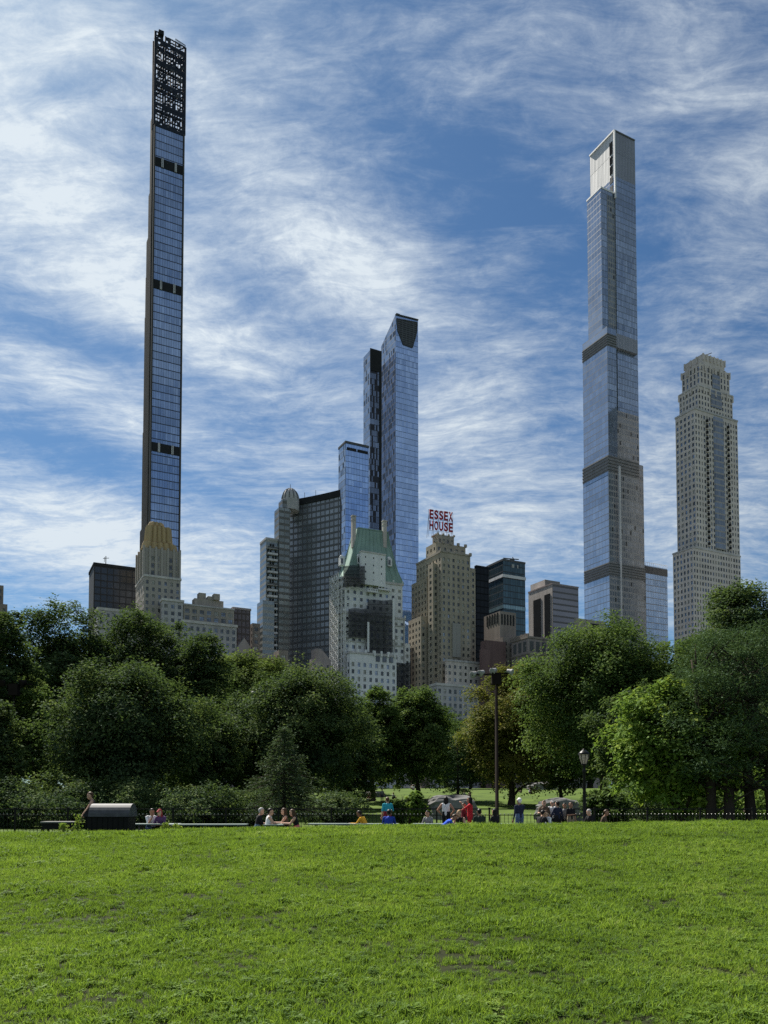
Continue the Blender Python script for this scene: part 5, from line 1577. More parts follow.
for i, (px, top, Y, k) in enumerate(DT):
    m_, lab, (me, lobes), rng = protos[k]
    x = xat(px, Y); g = gz1(x, Y); s = (zat(top, Y) - g) / 18
    label = f'{lab} distant park tree among the row beyond the far lawn'
    if k not in first:
        e = empty('park_tree', (x, Y, g), label, 'tree', GP)
        link('crown', me, e, False); link('trunk', trunk_mesh(rng, 18, 8, lobes, .4, 1.5, M_BARK), e, False); first[k] = e
        e.scale = (s, s, s)
    else:
        copy_tree(first[k], (x, Y, g), rnd.uniform(0, 6.28), (s * rnd.uniform(.9, 1.2), s, s), label, GP)

for i, (px, top, Y, k) in enumerate([(-40, 700, 100, 0), (20, 705, 104, 3), (70, 690, 112, 0), (118, 700, 108, 3), (160, 705, 100, 0), (205, 705, 112, 3), (250, 712, 108, 0), (300, 715, 104, 3), (345, 735, 118, 0), (-10, 720, 130, 3), (45, 730, 135, 0), (100, 730, 130, 3), (150, 735, 128, 0), (225, 735, 132, 3), (320, 745, 128, 0), (660, 720, 96, 0), (720, 715, 92, 3), (770, 710, 88, 0), (690, 745, 110, 3), (820, 710, 100, 0)]):
    x = xat(px, Y); g = gz1(x, Y); s = (zat(top, Y) - g) / 18
    copy_tree(first[k], (x, Y, g), rnd.uniform(0, 6.28), (s * rnd.uniform(1.0, 1.3), s * 1.1, s), protos[k][1] + ' shade tree standing deep inside the woods', 'shade trees inside the woods')
# rock outcrops on the far lawn
def rock(label, px, hw, top, Y, seed, dpt=.7):
    rng = np.random.default_rng(seed); x = xat(px, Y); g = gz1(x, Y); H = zat(top, Y) - g + .2; R = hw / F * Y
    mb = MB(); n, k = 22, 9; V = {}
    ph = rng.uniform(0, 6.28, 6)
    for j in range(k + 1):
        e_ = j / k
        for i in range(n):
            a = 2 * math.pi * i / n; f_ = 1 + .16 * math.sin(3 * a + ph[0]) + .1 * math.sin(5 * a + ph[1]) + rng.normal(0, .045)
            r = math.cos(e_ * math.pi / 2) ** .34
            V[i, j] = (R * r * f_ * math.cos(a), R * dpt * r * f_ * math.sin(a), -.3 + (H + .3) * math.sin(e_ * math.pi / 2) ** .6 * (1 + .07 * math.sin(2 * a + ph[2])) )
    for j in range(k):
        for i in range(n): mb.face([V[i, j], V[(i + 1) % n, j], V[(i + 1) % n, j + 1], V[i, j + 1]], M_ROCK)
    o = mb.build('rock_outcrop'); o.location = (x, Y, g); tag(o, label, 'rock', 'rock outcrops on the far lawn')
M_ROCK = stone('schist_grey', (.15, .15, .148), .9, .3)
rock('grey rock outcrop behind the woman in black and white', 452, 25, 799, 66, 1)
rock('large low grey rock behind the standing group', 560, 26, 801.5, 64, 2)
rock('flat-topped pale rock high on the far lawn with people sitting on it', 546, 17, 783.5, 138, 3)
rock('dark flat rock under the distant trees', 372, 14, 793, 110, 4)

# ------------------------------------------------------------------ fence
m_iron = plain('iron_black', (.010, .011, .011), .6, .0, spec=.12); m_finial_lit = plain('finial_sunlit', (.34, .34, .33), .4, .5)
YF = 36.5
fe = empty('iron_fence', (0, YF, .1), 'long low black iron fence with thin pickets behind the picnic tables', 'fence')
bay = 2.4
for i in range(-13, 14):
    x0 = i * bay
    mb = MB(); mb.box((x0, YF, .74), (.07, .07, 1.32), m_iron); mb.box((x0, YF, 1.42), (.1, .1, .05), m_iron); link('post', mb.mesh('post'), fe)
    mb = MB()
    mb.box((x0 + bay / 2, YF, 1.38), (bay, .05, .05), m_iron); mb.box((x0 + bay / 2, YF, 1.10), (bay, .04, .035), m_iron); mb.box((x0 + bay / 2, YF, .26), (bay, .04, .035), m_iron)
    n = 14
    for k in range(1, n):
        xx = x0 + bay * k / n; mb.box((xx, YF - .001, .64), (.018, .018, .9), m_iron)
        mb.lathe([(.006, 0), (.020, .02), (.022, .04), (.006, .06)], m_finial_lit, (xx, YF - .02, 1.115), 6)  # tips coloured pale to stand for the sunlight they catch
    link('fence_panel', mb.mesh('fence_panel'), fe)

# ------------------------------------------------------------------ picnic tables
m_top = plain('table_top_grey_green', (.20, .25, .235), .5, var=.08, scale=6); m_leg = plain('table_leg_brown', (.06, .055, .05), .6)
def table_parts(e, L):
    for p, mb in (('tabletop', MB()), ('bench_seat', MB()), ('bench_seat', MB())):
        pass
    mb = MB()
    for k in range(5): mb.box((0, -.30 + .15 * k, .735), (L, .138, .04), m_top)
    link('tabletop', mb.mesh('tabletop'), e, False)
    for s in (-1, 1):
        mb = MB()
        for k in range(2): mb.box((0, s * (.62 + .14 * k), .435), (L, .128, .04), m_top)
        link('bench_seat', mb.mesh('bench_seat'), e, False)
    for s in (-1, 1):
        mb = MB(); x = s * (L / 2 - .3)
        for q in (-1, 1): mb.bar((x, q * .22, .71), (x, q * .66, 0), .07, m_leg)
        mb.bar((x, -.8, .40), (x, .8, .40), .06, m_leg, .04); mb.bar((x, -.36, .70), (x, .36, .70), .06, m_leg, .03)
        link('leg_frame', mb.mesh('leg_frame'), e, False)
def table(px, Y, L, rz, label):
    x = xat(px, Y); e = empty('picnic_table', (x, Y, gz1(x, Y) + .0), label, 'picnic table', 'picnic tables below the crest', rz)
    table_parts(e, L); return e
table(207, 30.8, 3.1, rad(1), 'long empty grey-green picnic table between the seated pair and the four friends')
table(277, 31.0, 1.9, rad(88), 'picnic table with four friends around it')
table(338, 31.6, 2.3, rad(-2), 'grey-green picnic table beside the man in yellow, free of people')
table(377, 31.4, 1.7, rad(3), 'picnic table where a yellow shirt and a blue jacket sit')
table(441, 31.5, 2.2, rad(0), 'picnic table under the person in bright blue')
table(487, 31.5, 1.9, rad(2), 'picnic table of the two people in dark clothes under the floodlight')
table(521, 30.6, 2.0, rad(-1), 'pale picnic table before the man in jeans')
table(566, 31.4, 2.1, rad(2), 'picnic table beneath the crowded standing group')
table(157, 31.4, 1.8, rad(4), 'dark picnic table where the pair in white and purple sit')
# low black table and lidded bin
x = xat(61, 29.5); g = gz1(x, 29.5)
e = empty('low_table', (x, 29.5, g), 'low black table with a pale top edge beside the leaning man', 'table')
mb = MB(); mb.box((0, 0, .80), (1.25, .6, .05), plain('table_top_pale', (.22, .22, .21), .45)); link('tabletop', mb.mesh('tabletop'), e, False)  # top a paler grey than the black apron
mb = MB(); mb.box((0, 0, .66), (1.15, .5, .22), m_iron); link('apron', mb.mesh('apron'), e, False)
for sx in (-.55, .55):
    for sy in (-.24, .24): mb = MB(); mb.box((sx, sy, .275), (.07, .07, .55), m_iron); link('leg', mb.mesh('leg'), e, False)
YB_ = 28.9; x = xat(110, YB_); g = gz1(x, YB_); wB = 47 / F * YB_; zt = zat(803.5, YB_) - g; zm = zat(816.5, YB_) - g
e = empty('litter_bin', (x, YB_, g), 'wide black litter bin enclosure with a curved grey metal lid', 'bin')
mb = MB(); mb.box((.05, 0, zm / 2 + .04), (wB * .88, .84, zm - .08), m_iron)
for k in range(9): mb.box((.05 + wB * .88 * (k / 8 - .5), -.43, zm / 2 + .04), (.03, .03, zm - .1), m_iron)
for sx in (-.4, .4): mb.box((sx * wB, 0, .03), (.1, .7, .06), m_iron)
link('bin_body', mb.mesh('bin_body'), e, False)
mb = MB(); m_lid = plain('lid_metal', (.070, .074, .083), .6, .0, var=.25, scale=5)
arc = [(.47 * math.cos(a), zm + (zt - zm) * math.sin(a)) for a in np.linspace(0, math.pi, 13)]
for (y0, z0_), (y1, z1_) in zip(arc, arc[1:]):
    mb.face([(-wB * .36, y0, z0_), (wB * .5, y0, z0_), (wB * .5, y1, z1_), (-wB * .36, y1, z1_)], m_lid)
mb.face([(wB * .5, y, z) for y, z in arc], m_lid)
link('lid', mb.mesh('lid'), e, False)
mb = MB()
mb.face([(-wB * .361, y, z) for y, z in arc], m_iron)
mb.face([(-wB * .5, -.42, zm), (-wB * .5, .42, zm), (-wB * .36, .47, zm), (-wB * .36, -.47, zm)], m_iron)
for q in (-.42, .42): mb.face([(-wB * .5, q, zm), (-wB * .36, q * 1.12, zm), (-wB * .36, q * .5, zt - .06)], m_iron)
mb.face([(-wB * .5, -.42, zm), (-wB * .5, .42, zm), (-wB * .36, .24, zt - .06), (-wB * .36, -.24, zt - .06)], m_iron)
link('hood', mb.mesh('hood'), e, False)

# ------------------------------------------------------------------ lamps
m_pole = plain('pole_brown', (.016, .013, .012), .8, spec=.02); m_hous = plain('floodlight_housing', (.30, .30, .30), .6, .0); m_lens = plain('floodlight_lens', (.02, .02, .022), .6)
def flood(label, px, top, Y, heads, w=.14, m_hous=m_hous):
    x = xat(px, Y); g = gz1(x, Y); H = zat(top, Y) - g
    e = empty('floodlight_pole', (x, Y, g), label, 'floodlight', 'sports floodlight poles')
    mb = MB(); mb.tube([(0, 0, 0), (0, 0, .6), (0, 0, .62), (0, 0, H)], [w * 1.5, w * 1.5, w, w * .72], m_pole, 12); link('pole', mb.mesh('pole', True), e, False)
    mb = MB(); 
    mb.bar((-1.85, -.2, H - .18), (1.3, .25, H + .02), .10, m_pole); mb.box((.0, 0, H - .45), (.7, .5, .9), m_pole); mb.bar((-.4, 0, H - .9), (.7, .1, H - .1), .09, m_pole)
    link('cross_arm', mb.mesh('cross_arm'), e, False)
    for hx, hy, hz, tilt, yaw_ in heads:
        M = Matrix.Translation((hx, hy, H + hz)) @ Matrix.Rotation(yaw_, 4, 'Z') @ Matrix.Rotation(tilt, 4, 'X') @ Matrix.Scale(.72, 4)
        mb = MB(); mb.lathe([(.10, -.42), (.20, -.34), (.24, -.12), (.33, .18), (.36, .26), (.33, .27)], m_hous, (0, 0, 0), 14); 
        mb.tube([(0, 0, -.3), (0, .3, -.45)], [.05, .05], m_pole, 6)
        me = mb.mesh('lamp_head', True); me.transform(M); h_ = link('lamp_head', me, e, False)
        mb = MB(); mb.lathe([(.30, .20), (.02, .21)], m_lens, (0, 0, 0), 14); me = mb.mesh('lens'); me.transform(M); link('lens', me, h_, False)
    return e
flood('tall brown floodlight pole with four lamp heads in front of the turning olive tree', 497, 673, 60, [(-1.69, -.1, -.10, rad(112), rad(-55)), (-1.12, -.1, .0, rad(112), rad(-50)), (-.2, -.1, .16, rad(112), rad(-50)), (1.08, .1, .12, rad(112), rad(60))])
flood('slim dark floodlight pole half lost among the trees near the picture edge', 12, 684, 62, [(-.9, -.1, .1, rad(110), 0), (.7, -.1, .1, rad(110), rad(-40))], .10, m_pole)
flood('floodlight whose two white heads poke above the dark domed tree', 257, 694, 84, [(-.45, -.1, .1, rad(115), rad(30)), (.65, -.1, .2, rad(115), rad(-60))], .1)

Yl = 33.2; x = xat(584.5, Yl); g = gz1(x, Yl)
e = empty('park_lantern', (x, Yl, g), 'black cast-iron park lantern with a cream glass urn beside the sunlit tree', 'street lamp')
zb, zt_, zf = zat(764, Yl) - g, zat(754.5, Yl) - g, zat(749.5, Yl) - g
m_cast = plain('cast_iron', (.014, .015, .015), .4, .3); m_lan, t, b = newmat('lantern_glass'); b.inputs['Base Color'].default_value = (.62, .50, .40, 1); b.inputs['Roughness'].default_value = .25; b.inputs['Transmission Weight'].default_value = .25
mb = MB(); mb.lathe([(.24, 0), (.24, .12), (.19, .18), (.17, .55), (.13, .62), (.15, .68), (.085, .78), (.07, 1.3), (.06, zb - .35), (.085, zb - .3), (.055, zb - .22), (.05, zb - .08), (.13, zb - .03), (.12, zb)], m_cast, n=14); link('post', mb.mesh('post', True), e, False)
mb = MB(); mb.lathe([(.115, zb + .005), (.20, zb + (zt_ - zb) * .6), (.215, zt_)], m_lan, n=8)
gl = link('lantern_glass', mb.mesh('lantern_glass'), e, False)
mb = MB()
for k in range(8):
    a = 2 * math.pi * k / 8; mb.tube([(.118 * math.cos(a), .118 * math.sin(a), zb), (.205 * math.cos(a), .205 * math.sin(a), zb + (zt_ - zb) * .6), (.222 * math.cos(a), .222 * math.sin(a), zt_)], [.012] * 3, m_cast, 5)
link('lantern_rib', mb.mesh('lantern_rib'), gl, False)
mb = MB(); mb.lathe([(.24, zt_), (.25, zt_ + .03), (.19, zt_ + .09), (.10, zt_ + .17), (.04, zt_ + .2), (.05, zt_ + .24), (.012, zf + .02)], m_cast, n=14); link('cap', mb.mesh('cap', True), e, False)

# street lamp arm over the pine
Ys = 90; x = xat(775, Ys); g = gz1(x, Ys); H = zat(622, Ys) - g
e = empty('street_lamp', (x, Ys, g), 'grey curved-arm street lamp whose tip shows against the wispy tree', 'street lamp')
mb = MB(); mb.tube([(0, 0, 0), (0, 0, H)], [.12, .07], m_hous, 10); link('pole', mb.mesh('pole', True), e, False)
mb = MB(); mb.tube([(0, 0, H - .3), (-.5, 0, H + .45), (-1.2, 0, H + .75), (-1.9, 0, H + .62)], [.07, .065, .06, .06], m_hous, 8); link('arm', mb.mesh('arm', True), e, False)
mb = MB(); mb.lathe([(.02, -.12), (.3, -.06), (.32, .02), (.15, .1), (.02, .12)], m_hous, (-2.1, 0, H + .55), 10, 1.3, .7); link('lamp_head', mb.mesh('lamp_head', True), e, False)

# ------------------------------------------------------------------ people
def cloth(name, col): return plain('cloth_' + name, col, .85, var=.15, scale=9)
SKIN = {'fair': plain('skin_fair', (.52, .32, .23), .5, var=.05), 'tan': plain('skin_tan', (.36, .20, .13), .5, var=.05), 'brown': plain('skin_brown', (.15, .08, .05), .5, var=.05)}
HAIR = {'black': plain('hair_black', (.012, .010, .009), .5), 'brown': plain('hair_brown', (.07, .04, .022), .5), 'grey': plain('hair_grey', (.38, .37, .36), .6), 'blond': plain('hair_fair', (.30, .20, .09), .5), 'redcap': plain('cap_red', (.30, .03, .04), .7), 'whitecap': plain('cap_white', (.7, .7, .68), .7), 'greycap': plain('cap_grey', (.2, .2, .21), .7)}
CL = {k: cloth(k, c) for k, c in dict(black=(.014, .014, .016), white=(.68, .68, .68), red=(.45, .022, .03), blue=(.02, .05, .32), royal=(.02, .08, .50), turq=(.03, .30, .38), yellow=(.70, .36, .03), purple=(.10, .05, .13), navy=(.02, .025, .05), jeans=(.09, .14, .24), dkgreen=(.025, .035, .028), grey=(.2, .2, .2), pink=(.62, .14, .18), khaki=(.28, .24, .17), brown=(.10, .07, .05), maroon=(.18, .02, .03)).items()}
M_EYE = plain('eye_dark', (.01, .01, .01), .2); M_SHOE = plain('shoe_dark', (.03, .03, .03), .6)

class Body:
    def __init__(s): s.p = []
    def cap(s, a, b, r0, r1, tag_): s.p.append((np.array(a, float), np.array(b, float), r0, r1, tag_))
def capsule_into(V, Fc, a, b, r0, r1, n=10):
    d = Vector(b) - Vector(a); L = d.length
    M = (d.to_track_quat('Z', 'Y').to_matrix() if L > 1e-5 else Matrix.Identity(3))
    prof = [(r0 * math.cos(t_), -0 + r0 * math.sin(t_)) for t_ in np.linspace(-math.pi / 2, 0, 4)] + [(r1 * math.cos(t_), L + r1 * math.sin(t_)) for t_ in np.linspace(0, math.pi / 2, 4)]
    base = len(V); A = Vector(a)
    V.append(tuple(A + M @ Vector((0, 0, prof[0][1]))))
    for r, z in prof[1:-1]:
        for k in range(n): an = 2 * math.pi * k / n; V.append(tuple(A + M @ Vector((r * math.cos(an), r * math.sin(an), z))))
    V.append(tuple(A + M @ Vector((0, 0, prof[-1][1])))); top = len(V) - 1; m_ = len(prof) - 2
    for k in range(n):
        Fc.append((base, base + 1 + (k + 1) % n, base + 1 + k))
        for j in range(m_ - 1): q = base + 1 + j * n; Fc.append((q + k, q + (k + 1) % n, q + n + (k + 1) % n, q + n + k))
        q = base + 1 + (m_ - 1) * n; Fc.append((q + k, q + (k + 1) % n, top))
def remeshed(prims, name, mats, vox=.013, smooth=3):
    V = []; Fc = []
    for a, b, r0, r1, tg in prims: capsule_into(V, Fc, a, b, r0, r1)
    me = bpy.data.meshes.new('tmp'); me.from_pydata(V, [], Fc); o = bpy.data.objects.new('tmp', me); COL.objects.link(o)
    m1 = o.modifiers.new('r', 'REMESH'); m1.mode = 'VOXEL'; m1.voxel_size = vox
    if smooth: m2 = o.modifiers.new('s', 'SMOOTH'); m2.iterations = smooth; m2.factor = .4
    dg = bpy.context.evaluated_depsgraph_get(); out = bpy.data.meshes.new_from_object(o.evaluated_get(dg)); out.name = name
    bpy.data.objects.remove(o); bpy.data.meshes.remove(me)
    tags = list(dict.fromkeys(p[4] for p in prims)); out.materials.clear()
    for tg in tags: out.materials.append(mats[tg])
    n = len(out.polygons); c = np.empty(n * 3, np.float32); out.polygons.foreach_get('center', c); c = c.reshape(-1, 3)
    best = np.full(n, 1e9); idx = np.zeros(n, np.int32)
    for a, b, r0, r1, tg in prims:
        ab = b - a; L2 = max(1e-9, ab @ ab); t_ = np.clip(((c - a) @ ab) / L2, 0, 1)
        dd = np.linalg.norm(c - a - t_[:, None] * ab, axis=1) - (r0 + (r1 - r0) * t_)
        if tg == 'eye': dd -= .004
        m_ = dd < best; best[m_] = dd[m_]; idx[m_] = tags.index(tg)
    out.polygons.foreach_set('material_index', idx); out.polygons.foreach_set('use_smooth', [True] * n); out.update()
    return out
ARMS = {  # elbow and hand offsets from the shoulder (out, forward, up)
    'down': ((.05, -.03, -.28), (.07, .06, -.53)), 'front': ((.04, .16, -.22), (-.02, .42, -.20)), 'table': ((.05, .12, -.25), (-.08, .36, -.28)), 'hip': ((.17, -.05, -.24), (.02, .08, -.42)),
    'up': ((.06, .20, -.14), (-.06, .34, .08)), 'reach': ((.12, .12, -.24), (.22, .28, -.46)), 'chin': ((.03, .22, -.26), (-.12, .26, .02)), 'back': ((.08, -.20, -.22), (.12, -.36, -.44)), 'fold': ((.08, .08, -.26), (-.22, .22, -.22))}
def person(px, Y, rz, label, pose='stand', top='black', bottom='jeans', hair='brown', skin='fair', arms=('down', 'down'), lean=.0, sleeve='short', legs='long', H=1.72, longhair=False, cap=False, dz=0.0, group='people at the picnic tables', seat=.46, side=0.0, x=None, coarse=False):
    k = H / 1.72; B_ = Body(); c = B_.cap
    sit = pose in ('sit', 'ground', 'bend')
    pz = .93 if not sit else seat / k + .09
    if pose == 'ground': pz = .13
    up = lambda h, f_=0.0, s_=0.0: np.array([side * h + s_, math.sin(lean) * h + f_, pz + math.cos(lean) * h])
    # trunk of the body
    for s in (-1, 1):
        c(up(0, 0, s * .075), up(.20, 0, s * .060), .115, .098, 'bottom' if not sit else 'bottom')
        c(up(.12, 0, s * .060), up(.38, 0, s * .075), .100, .105, 'top')
        c(up(.38, 0, s * .075), up(.47, -.01, s * .13), .100, .062, 'top')
    c(up(.05), up(.42), .115, .115, 'top')
    c(up(.46, -.01), up(.565, .01), .058, .050, 'skin')
    h0 = up(.60, .035); h1 = up(.70, .02)
    fwd = np.array([0, math.cos(lean * .4), -math.sin(lean * .4)])
    c(h0, h1, .074, .088, 'skin'); c(h1 + fwd * -.02, h1 + fwd * .01, .092, .088, 'skin')
    c(h0 + fwd * .035 + np.array([0, 0, -.025]), h0 + fwd * .05 + np.array([0, 0, .02]), .045, .055, 'skin')   # jaw
    nz = h0 + fwd * .082 + np.array([0, 0, .045]); c(nz + np.array([0, 0, .03]) - fwd * .008, nz + fwd * .012, .009, .015, 'skin')
    for s in (-1, 1):
        e_ = h0 + fwd * .078 + np.array([s * .032, 0, .075]); c(e_, e_ + fwd * .003, .011, .011, 'eye')
        er = h0 + np.array([s * .088, 0, .05]); c(er - np.array([0, 0, .02]), er + np.array([0, 0, .02]), .014, .016, 'skin')
    mo = h0 + fwd * .092 + np.array([0, 0, -.002]); c(mo - np.array([.02, 0, 0]), mo + np.array([.02, 0, 0]), .008, .008, 'lip')
    # arms
    for s, ar in ((-1, arms[0]), (1, arms[1])):
        sh = up(.455, -.01, s * .185); (eo, ef, eu), (ho, hf, hu) = ARMS[ar]
        el = sh + np.array([s * eo, ef, eu]); ha = sh + np.array([s * ho, hf, hu])
        ut = 'skin' if sleeve == 'none' else 'top'; ft_ = 'top' if sleeve == 'long' else 'skin'
        c(sh, el, .056, .043, ut); c(el, ha, .042, .029, ft_)
        d = (ha - el); d /= np.linalg.norm(d); sd_ = np.cross(d, np.array([0, 0, 1.0])); sd_ = sd_ / (np.linalg.norm(sd_) + 1e-6)
        if np.linalg.norm(sd_) < .3: sd_ = np.array([0, 1.0, 0])
        pm = ha + d * .075; nrm_ = np.cross(sd_, d)
        for q in (-.018, .018): c(ha + sd_ * q * .6, pm + sd_ * q, .022, .021, 'skin')
        for i, L in enumerate((.055, .066, .062, .048)):
            q = -.031 + .0207 * i; kn = pm + sd_ * q + d * L * .55 - nrm_ * .010
            c(pm + sd_ * q, kn, .0105, .0095, 'skin'); c(kn, kn + d * L * .42 - nrm_ * .020, .0092, .008, 'skin')
        th = ha + d * .025 - sd_ * .03; c(th, th + d * .035 - sd_ * .028, .012, .0105, 'skin'); c(th + d * .035 - sd_ * .028, th + d * .062 - sd_ * .026 - nrm_ * .01, .010, .009, 'skin')
    # legs
    for s in (-1, 1):
        hip = np.array([s * .095, 0, pz - .01])
        if pose == 'ground': kn = np.array([s * .14, .36, .32]); an = np.array([s * .10, .56, .07])
        elif sit: kn = np.array([s * .12, .42, pz + .02]); an = np.array([s * .12, .40 + .05 * s, .09])
        else: kn = np.array([s * .105, .035, .50]); an = np.array([s * .11, -.01 + .05 * s, .085])
        lt = 'bottom' if legs == 'long' else 'skin'
        c(hip, kn, .092, .060, 'bottom'); c(kn, an, .058, .040, lt)
        c(an + np.array([0, -.03, -.04]), an + np.array([s * .02, .14, -.05]), .040, .032, 'shoe')
    mats = {'skin': SKIN[skin], 'top': CL[top], 'bottom': CL[bottom], 'shoe': M_SHOE, 'eye': M_EYE, 'lip': SKIN['tan'] if skin == 'fair' else SKIN['brown']}
    me = remeshed(B_.p, 'person', mats, .022 if coarse else .0135)
    if x is None: x = xat(px, Y)
    g = gz1(x, Y) + dz
    o = link('person', me); o.location = (x, Y, g); o.rotation_euler = (0, 0, rz); o.scale = (k, k, k)
    tag(o, label, 'person', group)
    # hair or hat
    hp = Body(); c = hp.cap; b_ = -fwd; z = np.array([0, 0, 1.0])
    c(h1 + b_ * .03 + z * .012, h1 + b_ * .018 + z * .025, .093, .088, 'h'); c(h1 + fwd * .015 + z * .042, h1 + fwd * .03 + z * .035, .068, .062, 'h')
    c(h1 + b_ * .045 - z * .05, h1 + b_ * .05, .068, .085, 'h')
    if longhair:
        c(h0 + b_ * .07 + z * .03, h0 + b_ * .085 - z * .20, .075, .055, 'h')
        for s in (-1, 1): c(h1 + np.array([s * .072, 0, -.01]) + b_ * .02, h0 + np.array([s * .085, 0, -.15]) + b_ * .05, .034, .03, 'h')
    if cap:
        c(h1 + fwd * .05 + z * .022, h1 + fwd * .16 + z * .012, .05, .022, 'h')
        for s in (-1, 1): c(h1 + fwd * .06 + z * .018 + np.array([s * .03, 0, 0]), h1 + fwd * .14 + z * .01 + np.array([s * .035, 0, 0]), .03, .018, 'h')
    link('hat' if cap else 'hair', remeshed(hp.p, 'hair', {'h': HAIR[hair]}, .014, 2), o, False)
    return o
PI = math.pi
pp = person
pp(95, 29.6, rad(105), 'standing man in a black tank top leaning down over the bin end', top='black', bottom='grey', hair='brown', skin='fair', arms=('reach', 'reach'), lean=.22, sleeve='none', H=1.8, dz=.12)
pp(150.5, 31.9, rad(-140), 'seated person in white next to someone in a red cap', 'sit', 'white', 'jeans', 'black', 'tan', ('table', 'chin'), .2)
pp(163, 31.7, rad(160), 'seated person in purple with a red cap', 'sit', 'purple', 'black', 'redcap', 'fair', ('table', 'table'), .3, cap=True, longhair=True)
pp(257, 31.5, rad(-80), 'grey-haired seated man in a black shirt with the friends', 'sit', 'black', 'jeans', 'grey', 'fair', ('table', 'table'), .22, H=1.8)
pp(267.5, 30.6, rad(-75), 'seated woman in a white sleeveless top seen from behind', 'sit', 'white', 'jeans', 'black', 'fair', ('table', 'front'), .15, 'none', H=1.75)
pp(287, 31.5, rad(100), 'seated long-haired woman with bare shoulders facing the friends', 'sit', 'brown', 'black', 'brown', 'fair', ('front', 'table'), .15, 'none', longhair=True, H=1.75)
pp(298, 30.7, rad(95), 'seated dark-haired woman in a black top leaning in, pink cloth in her hands', 'sit', 'black', 'pink', 'brown', 'fair', ('front', 'front'), .3, 'none', longhair=True)
pp(367, 31.9, rad(70), 'seated dark-haired person in a bright yellow shirt leaning over the table', 'sit', 'yellow', 'black', 'black', 'brown', ('front', 'table'), .5, 'long', H=1.7)
pp(387.5, 33.6, rad(10), 'standing boy in a turquoise shirt', top='turq', bottom='maroon', hair='brown', skin='fair', arms=('down', 'fold'), H=1.62, dz=.18)
pp(388.5, 30.8, rad(-5), 'hunched figure in a dark blue jacket seen from behind', 'sit', 'blue', 'navy', 'black', 'brown', ('table', 'table'), .35, 'long', H=1.72)
pp(429, 32.2, rad(150), 'seated child with dark hair beside the bright blue shirt', 'sit', 'grey', 'black', 'black', 'tan', ('table', 'table'), .2, H=1.55)
pp(441, 31.0, rad(-85), 'person in bright blue bending low across the table', 'bend', 'royal', 'navy', 'brown', 'tan', ('front', 'front'), .85, 'long', H=1.75)
pp(446, 34.0, rad(-12), 'standing woman in a white top with long black hair', top='white', bottom='black', hair='black', skin='tan', arms=('hip', 'hip'), sleeve='none', longhair=True, H=1.72, dz=.1)
pp(461, 31.3, rad(150), 'seated fair-haired person in black resting on bare arms', 'sit', 'black', 'black', 'blond', 'fair', ('fold', 'table'), .3, 'none', H=1.62)
pp(470, 33.0, rad(75), 'standing woman in a red dress holding something up', top='red', bottom='red', hair='black', skin='tan', arms=('up', 'front'), longhair=True, H=1.74, dz=.06)
pp(463.5, 33.3, rad(-100), 'small child in maroon held up before the woman in red', top='maroon', bottom='maroon', hair='brown', skin='tan', arms=('front', 'front'), H=1.45, dz=.1)
pp(480, 31.2, rad(5), 'seated person in dark green seen from behind', 'sit', 'dkgreen', 'black', 'black', 'tan', ('table', 'table'), .2, 'long')
pp(496.5, 31.4, rad(40), 'seated person in black beside the floodlight pole', 'sit', 'black', 'black', 'black', 'tan', ('table', 'chin'), .15, 'long', longhair=True, H=1.7)
pp(519.5, 32.8, rad(20), 'standing man in a dark jacket, jeans and a white cap', top='navy', bottom='jeans', hair='whitecap', skin='tan', arms=('down', 'front'), sleeve='long', cap=True, H=1.76)
g6 = 'crowded group standing near the lantern'
pp(539, 31.2, rad(-40), 'seated person in black leaning over the crowded table', 'sit', 'black', 'brown', 'black', 'tan', ('table', 'table'), .45, 'long', group=g6)
pp(544, 34.2, rad(160), 'standing dark-haired person in brown at the start of the crowd', top='brown', bottom='black', hair='brown', arms=('down', 'front'), H=1.66, group=g6)
pp(552, 34.4, rad(190), 'standing person in white with a grey cap amid the crowd', top='white', bottom='navy', hair='greycap', arms=('front', 'down'), H=1.66, cap=True, group=g6)
pp(557.5, 34.0, rad(30), 'standing person in navy seen from behind amid the crowd', top='navy', bottom='black', hair='black', arms=('fold', 'down'), sleeve='long', H=1.62, group=g6)
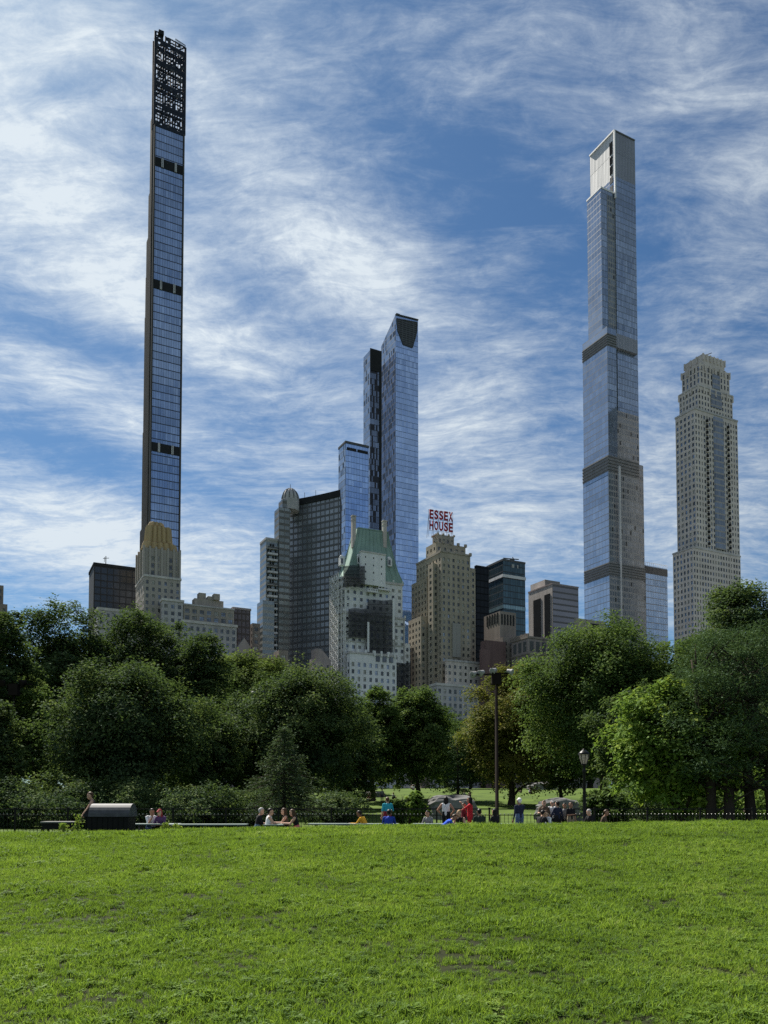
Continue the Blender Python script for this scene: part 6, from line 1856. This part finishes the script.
pp(549, 31.6, rad(120), 'seated person in white with bare legs below the crowd', 'sit', 'white', 'white', 'brown', 'fair', ('table', 'table'), .25, legs='short', group=g6, H=1.6)
pp(564.5, 34.6, rad(170), 'standing person in grey near the end of the crowd', top='grey', bottom='black', hair='black', skin='tan', arms=('hip', 'front'), H=1.55, group=g6)
pp(570.5, 34.2, rad(200), 'standing person in black at the end of the crowd', top='black', bottom='khaki', hair='brown', skin='tan', arms=('down', 'fold'), H=1.58, group=g6)
pp(592, 32.6, rad(120), 'seated person in black just past the lantern post', 'sit', 'black', 'black', 'grey', 'fair', ('table', 'table'), .25, group=g6, H=1.68)
pp(601, 32.8, rad(-110), 'seated person in brown with pale shoes past the lantern post', 'sit', 'brown', 'white', 'brown', 'tan', ('table', 'table'), .3, group=g6, H=1.65)
# tiny figures far up the lawn
gf = 'people resting on the far lawn'
far = [(521, 121, 'ground', 'navy', 'black', 'dark-clad tiny figure sitting by a tree on the far lawn'), (530, 118, 'ground', 'white', 'brown', 'tiny figure in white sitting alone on the far lawn'), (544, 136, 'sit', 'black', 'black', 'tiny dark figure sitting on the pale far rock'), (551, 136, 'sit', 'brown', 'brown', 'second tiny figure sitting on the pale far rock, in brown'),
       (382, 96, 'stand', 'grey', 'brown', 'tiny standing figure in grey above the boy in turquoise'), (393, 104, 'ground', 'white', 'blond', 'tiny figure in white sitting near the low bushes'), (369, 100, 'ground', 'pink', 'brown', 'tiny figure in pink sitting by the dark flat rock'), (413, 132, 'ground', 'white', 'grey', 'tiny white figure below the rounded green tree'), (464, 108, 'ground', 'white', 'blond', 'tiny white figure behind the grey outcrop'), (470, 109, 'ground', 'khaki', 'brown', 'tiny figure in khaki beside a white one behind the outcrop')]
for i, (px, Y, ps, tp, hr, lab) in enumerate(far):
    dz_ = 0 if i not in (2, 3) else zat(787.5, Y) - gz1(xat(px, Y), Y) - .45
    person(px, Y, rad(150 + 40 * (i % 3)), lab, ps, tp, 'navy', hr, 'tan', ('down', 'down') if ps == 'stand' else ('table', 'table'), .1, group=gf, coarse=True, dz=dz_)
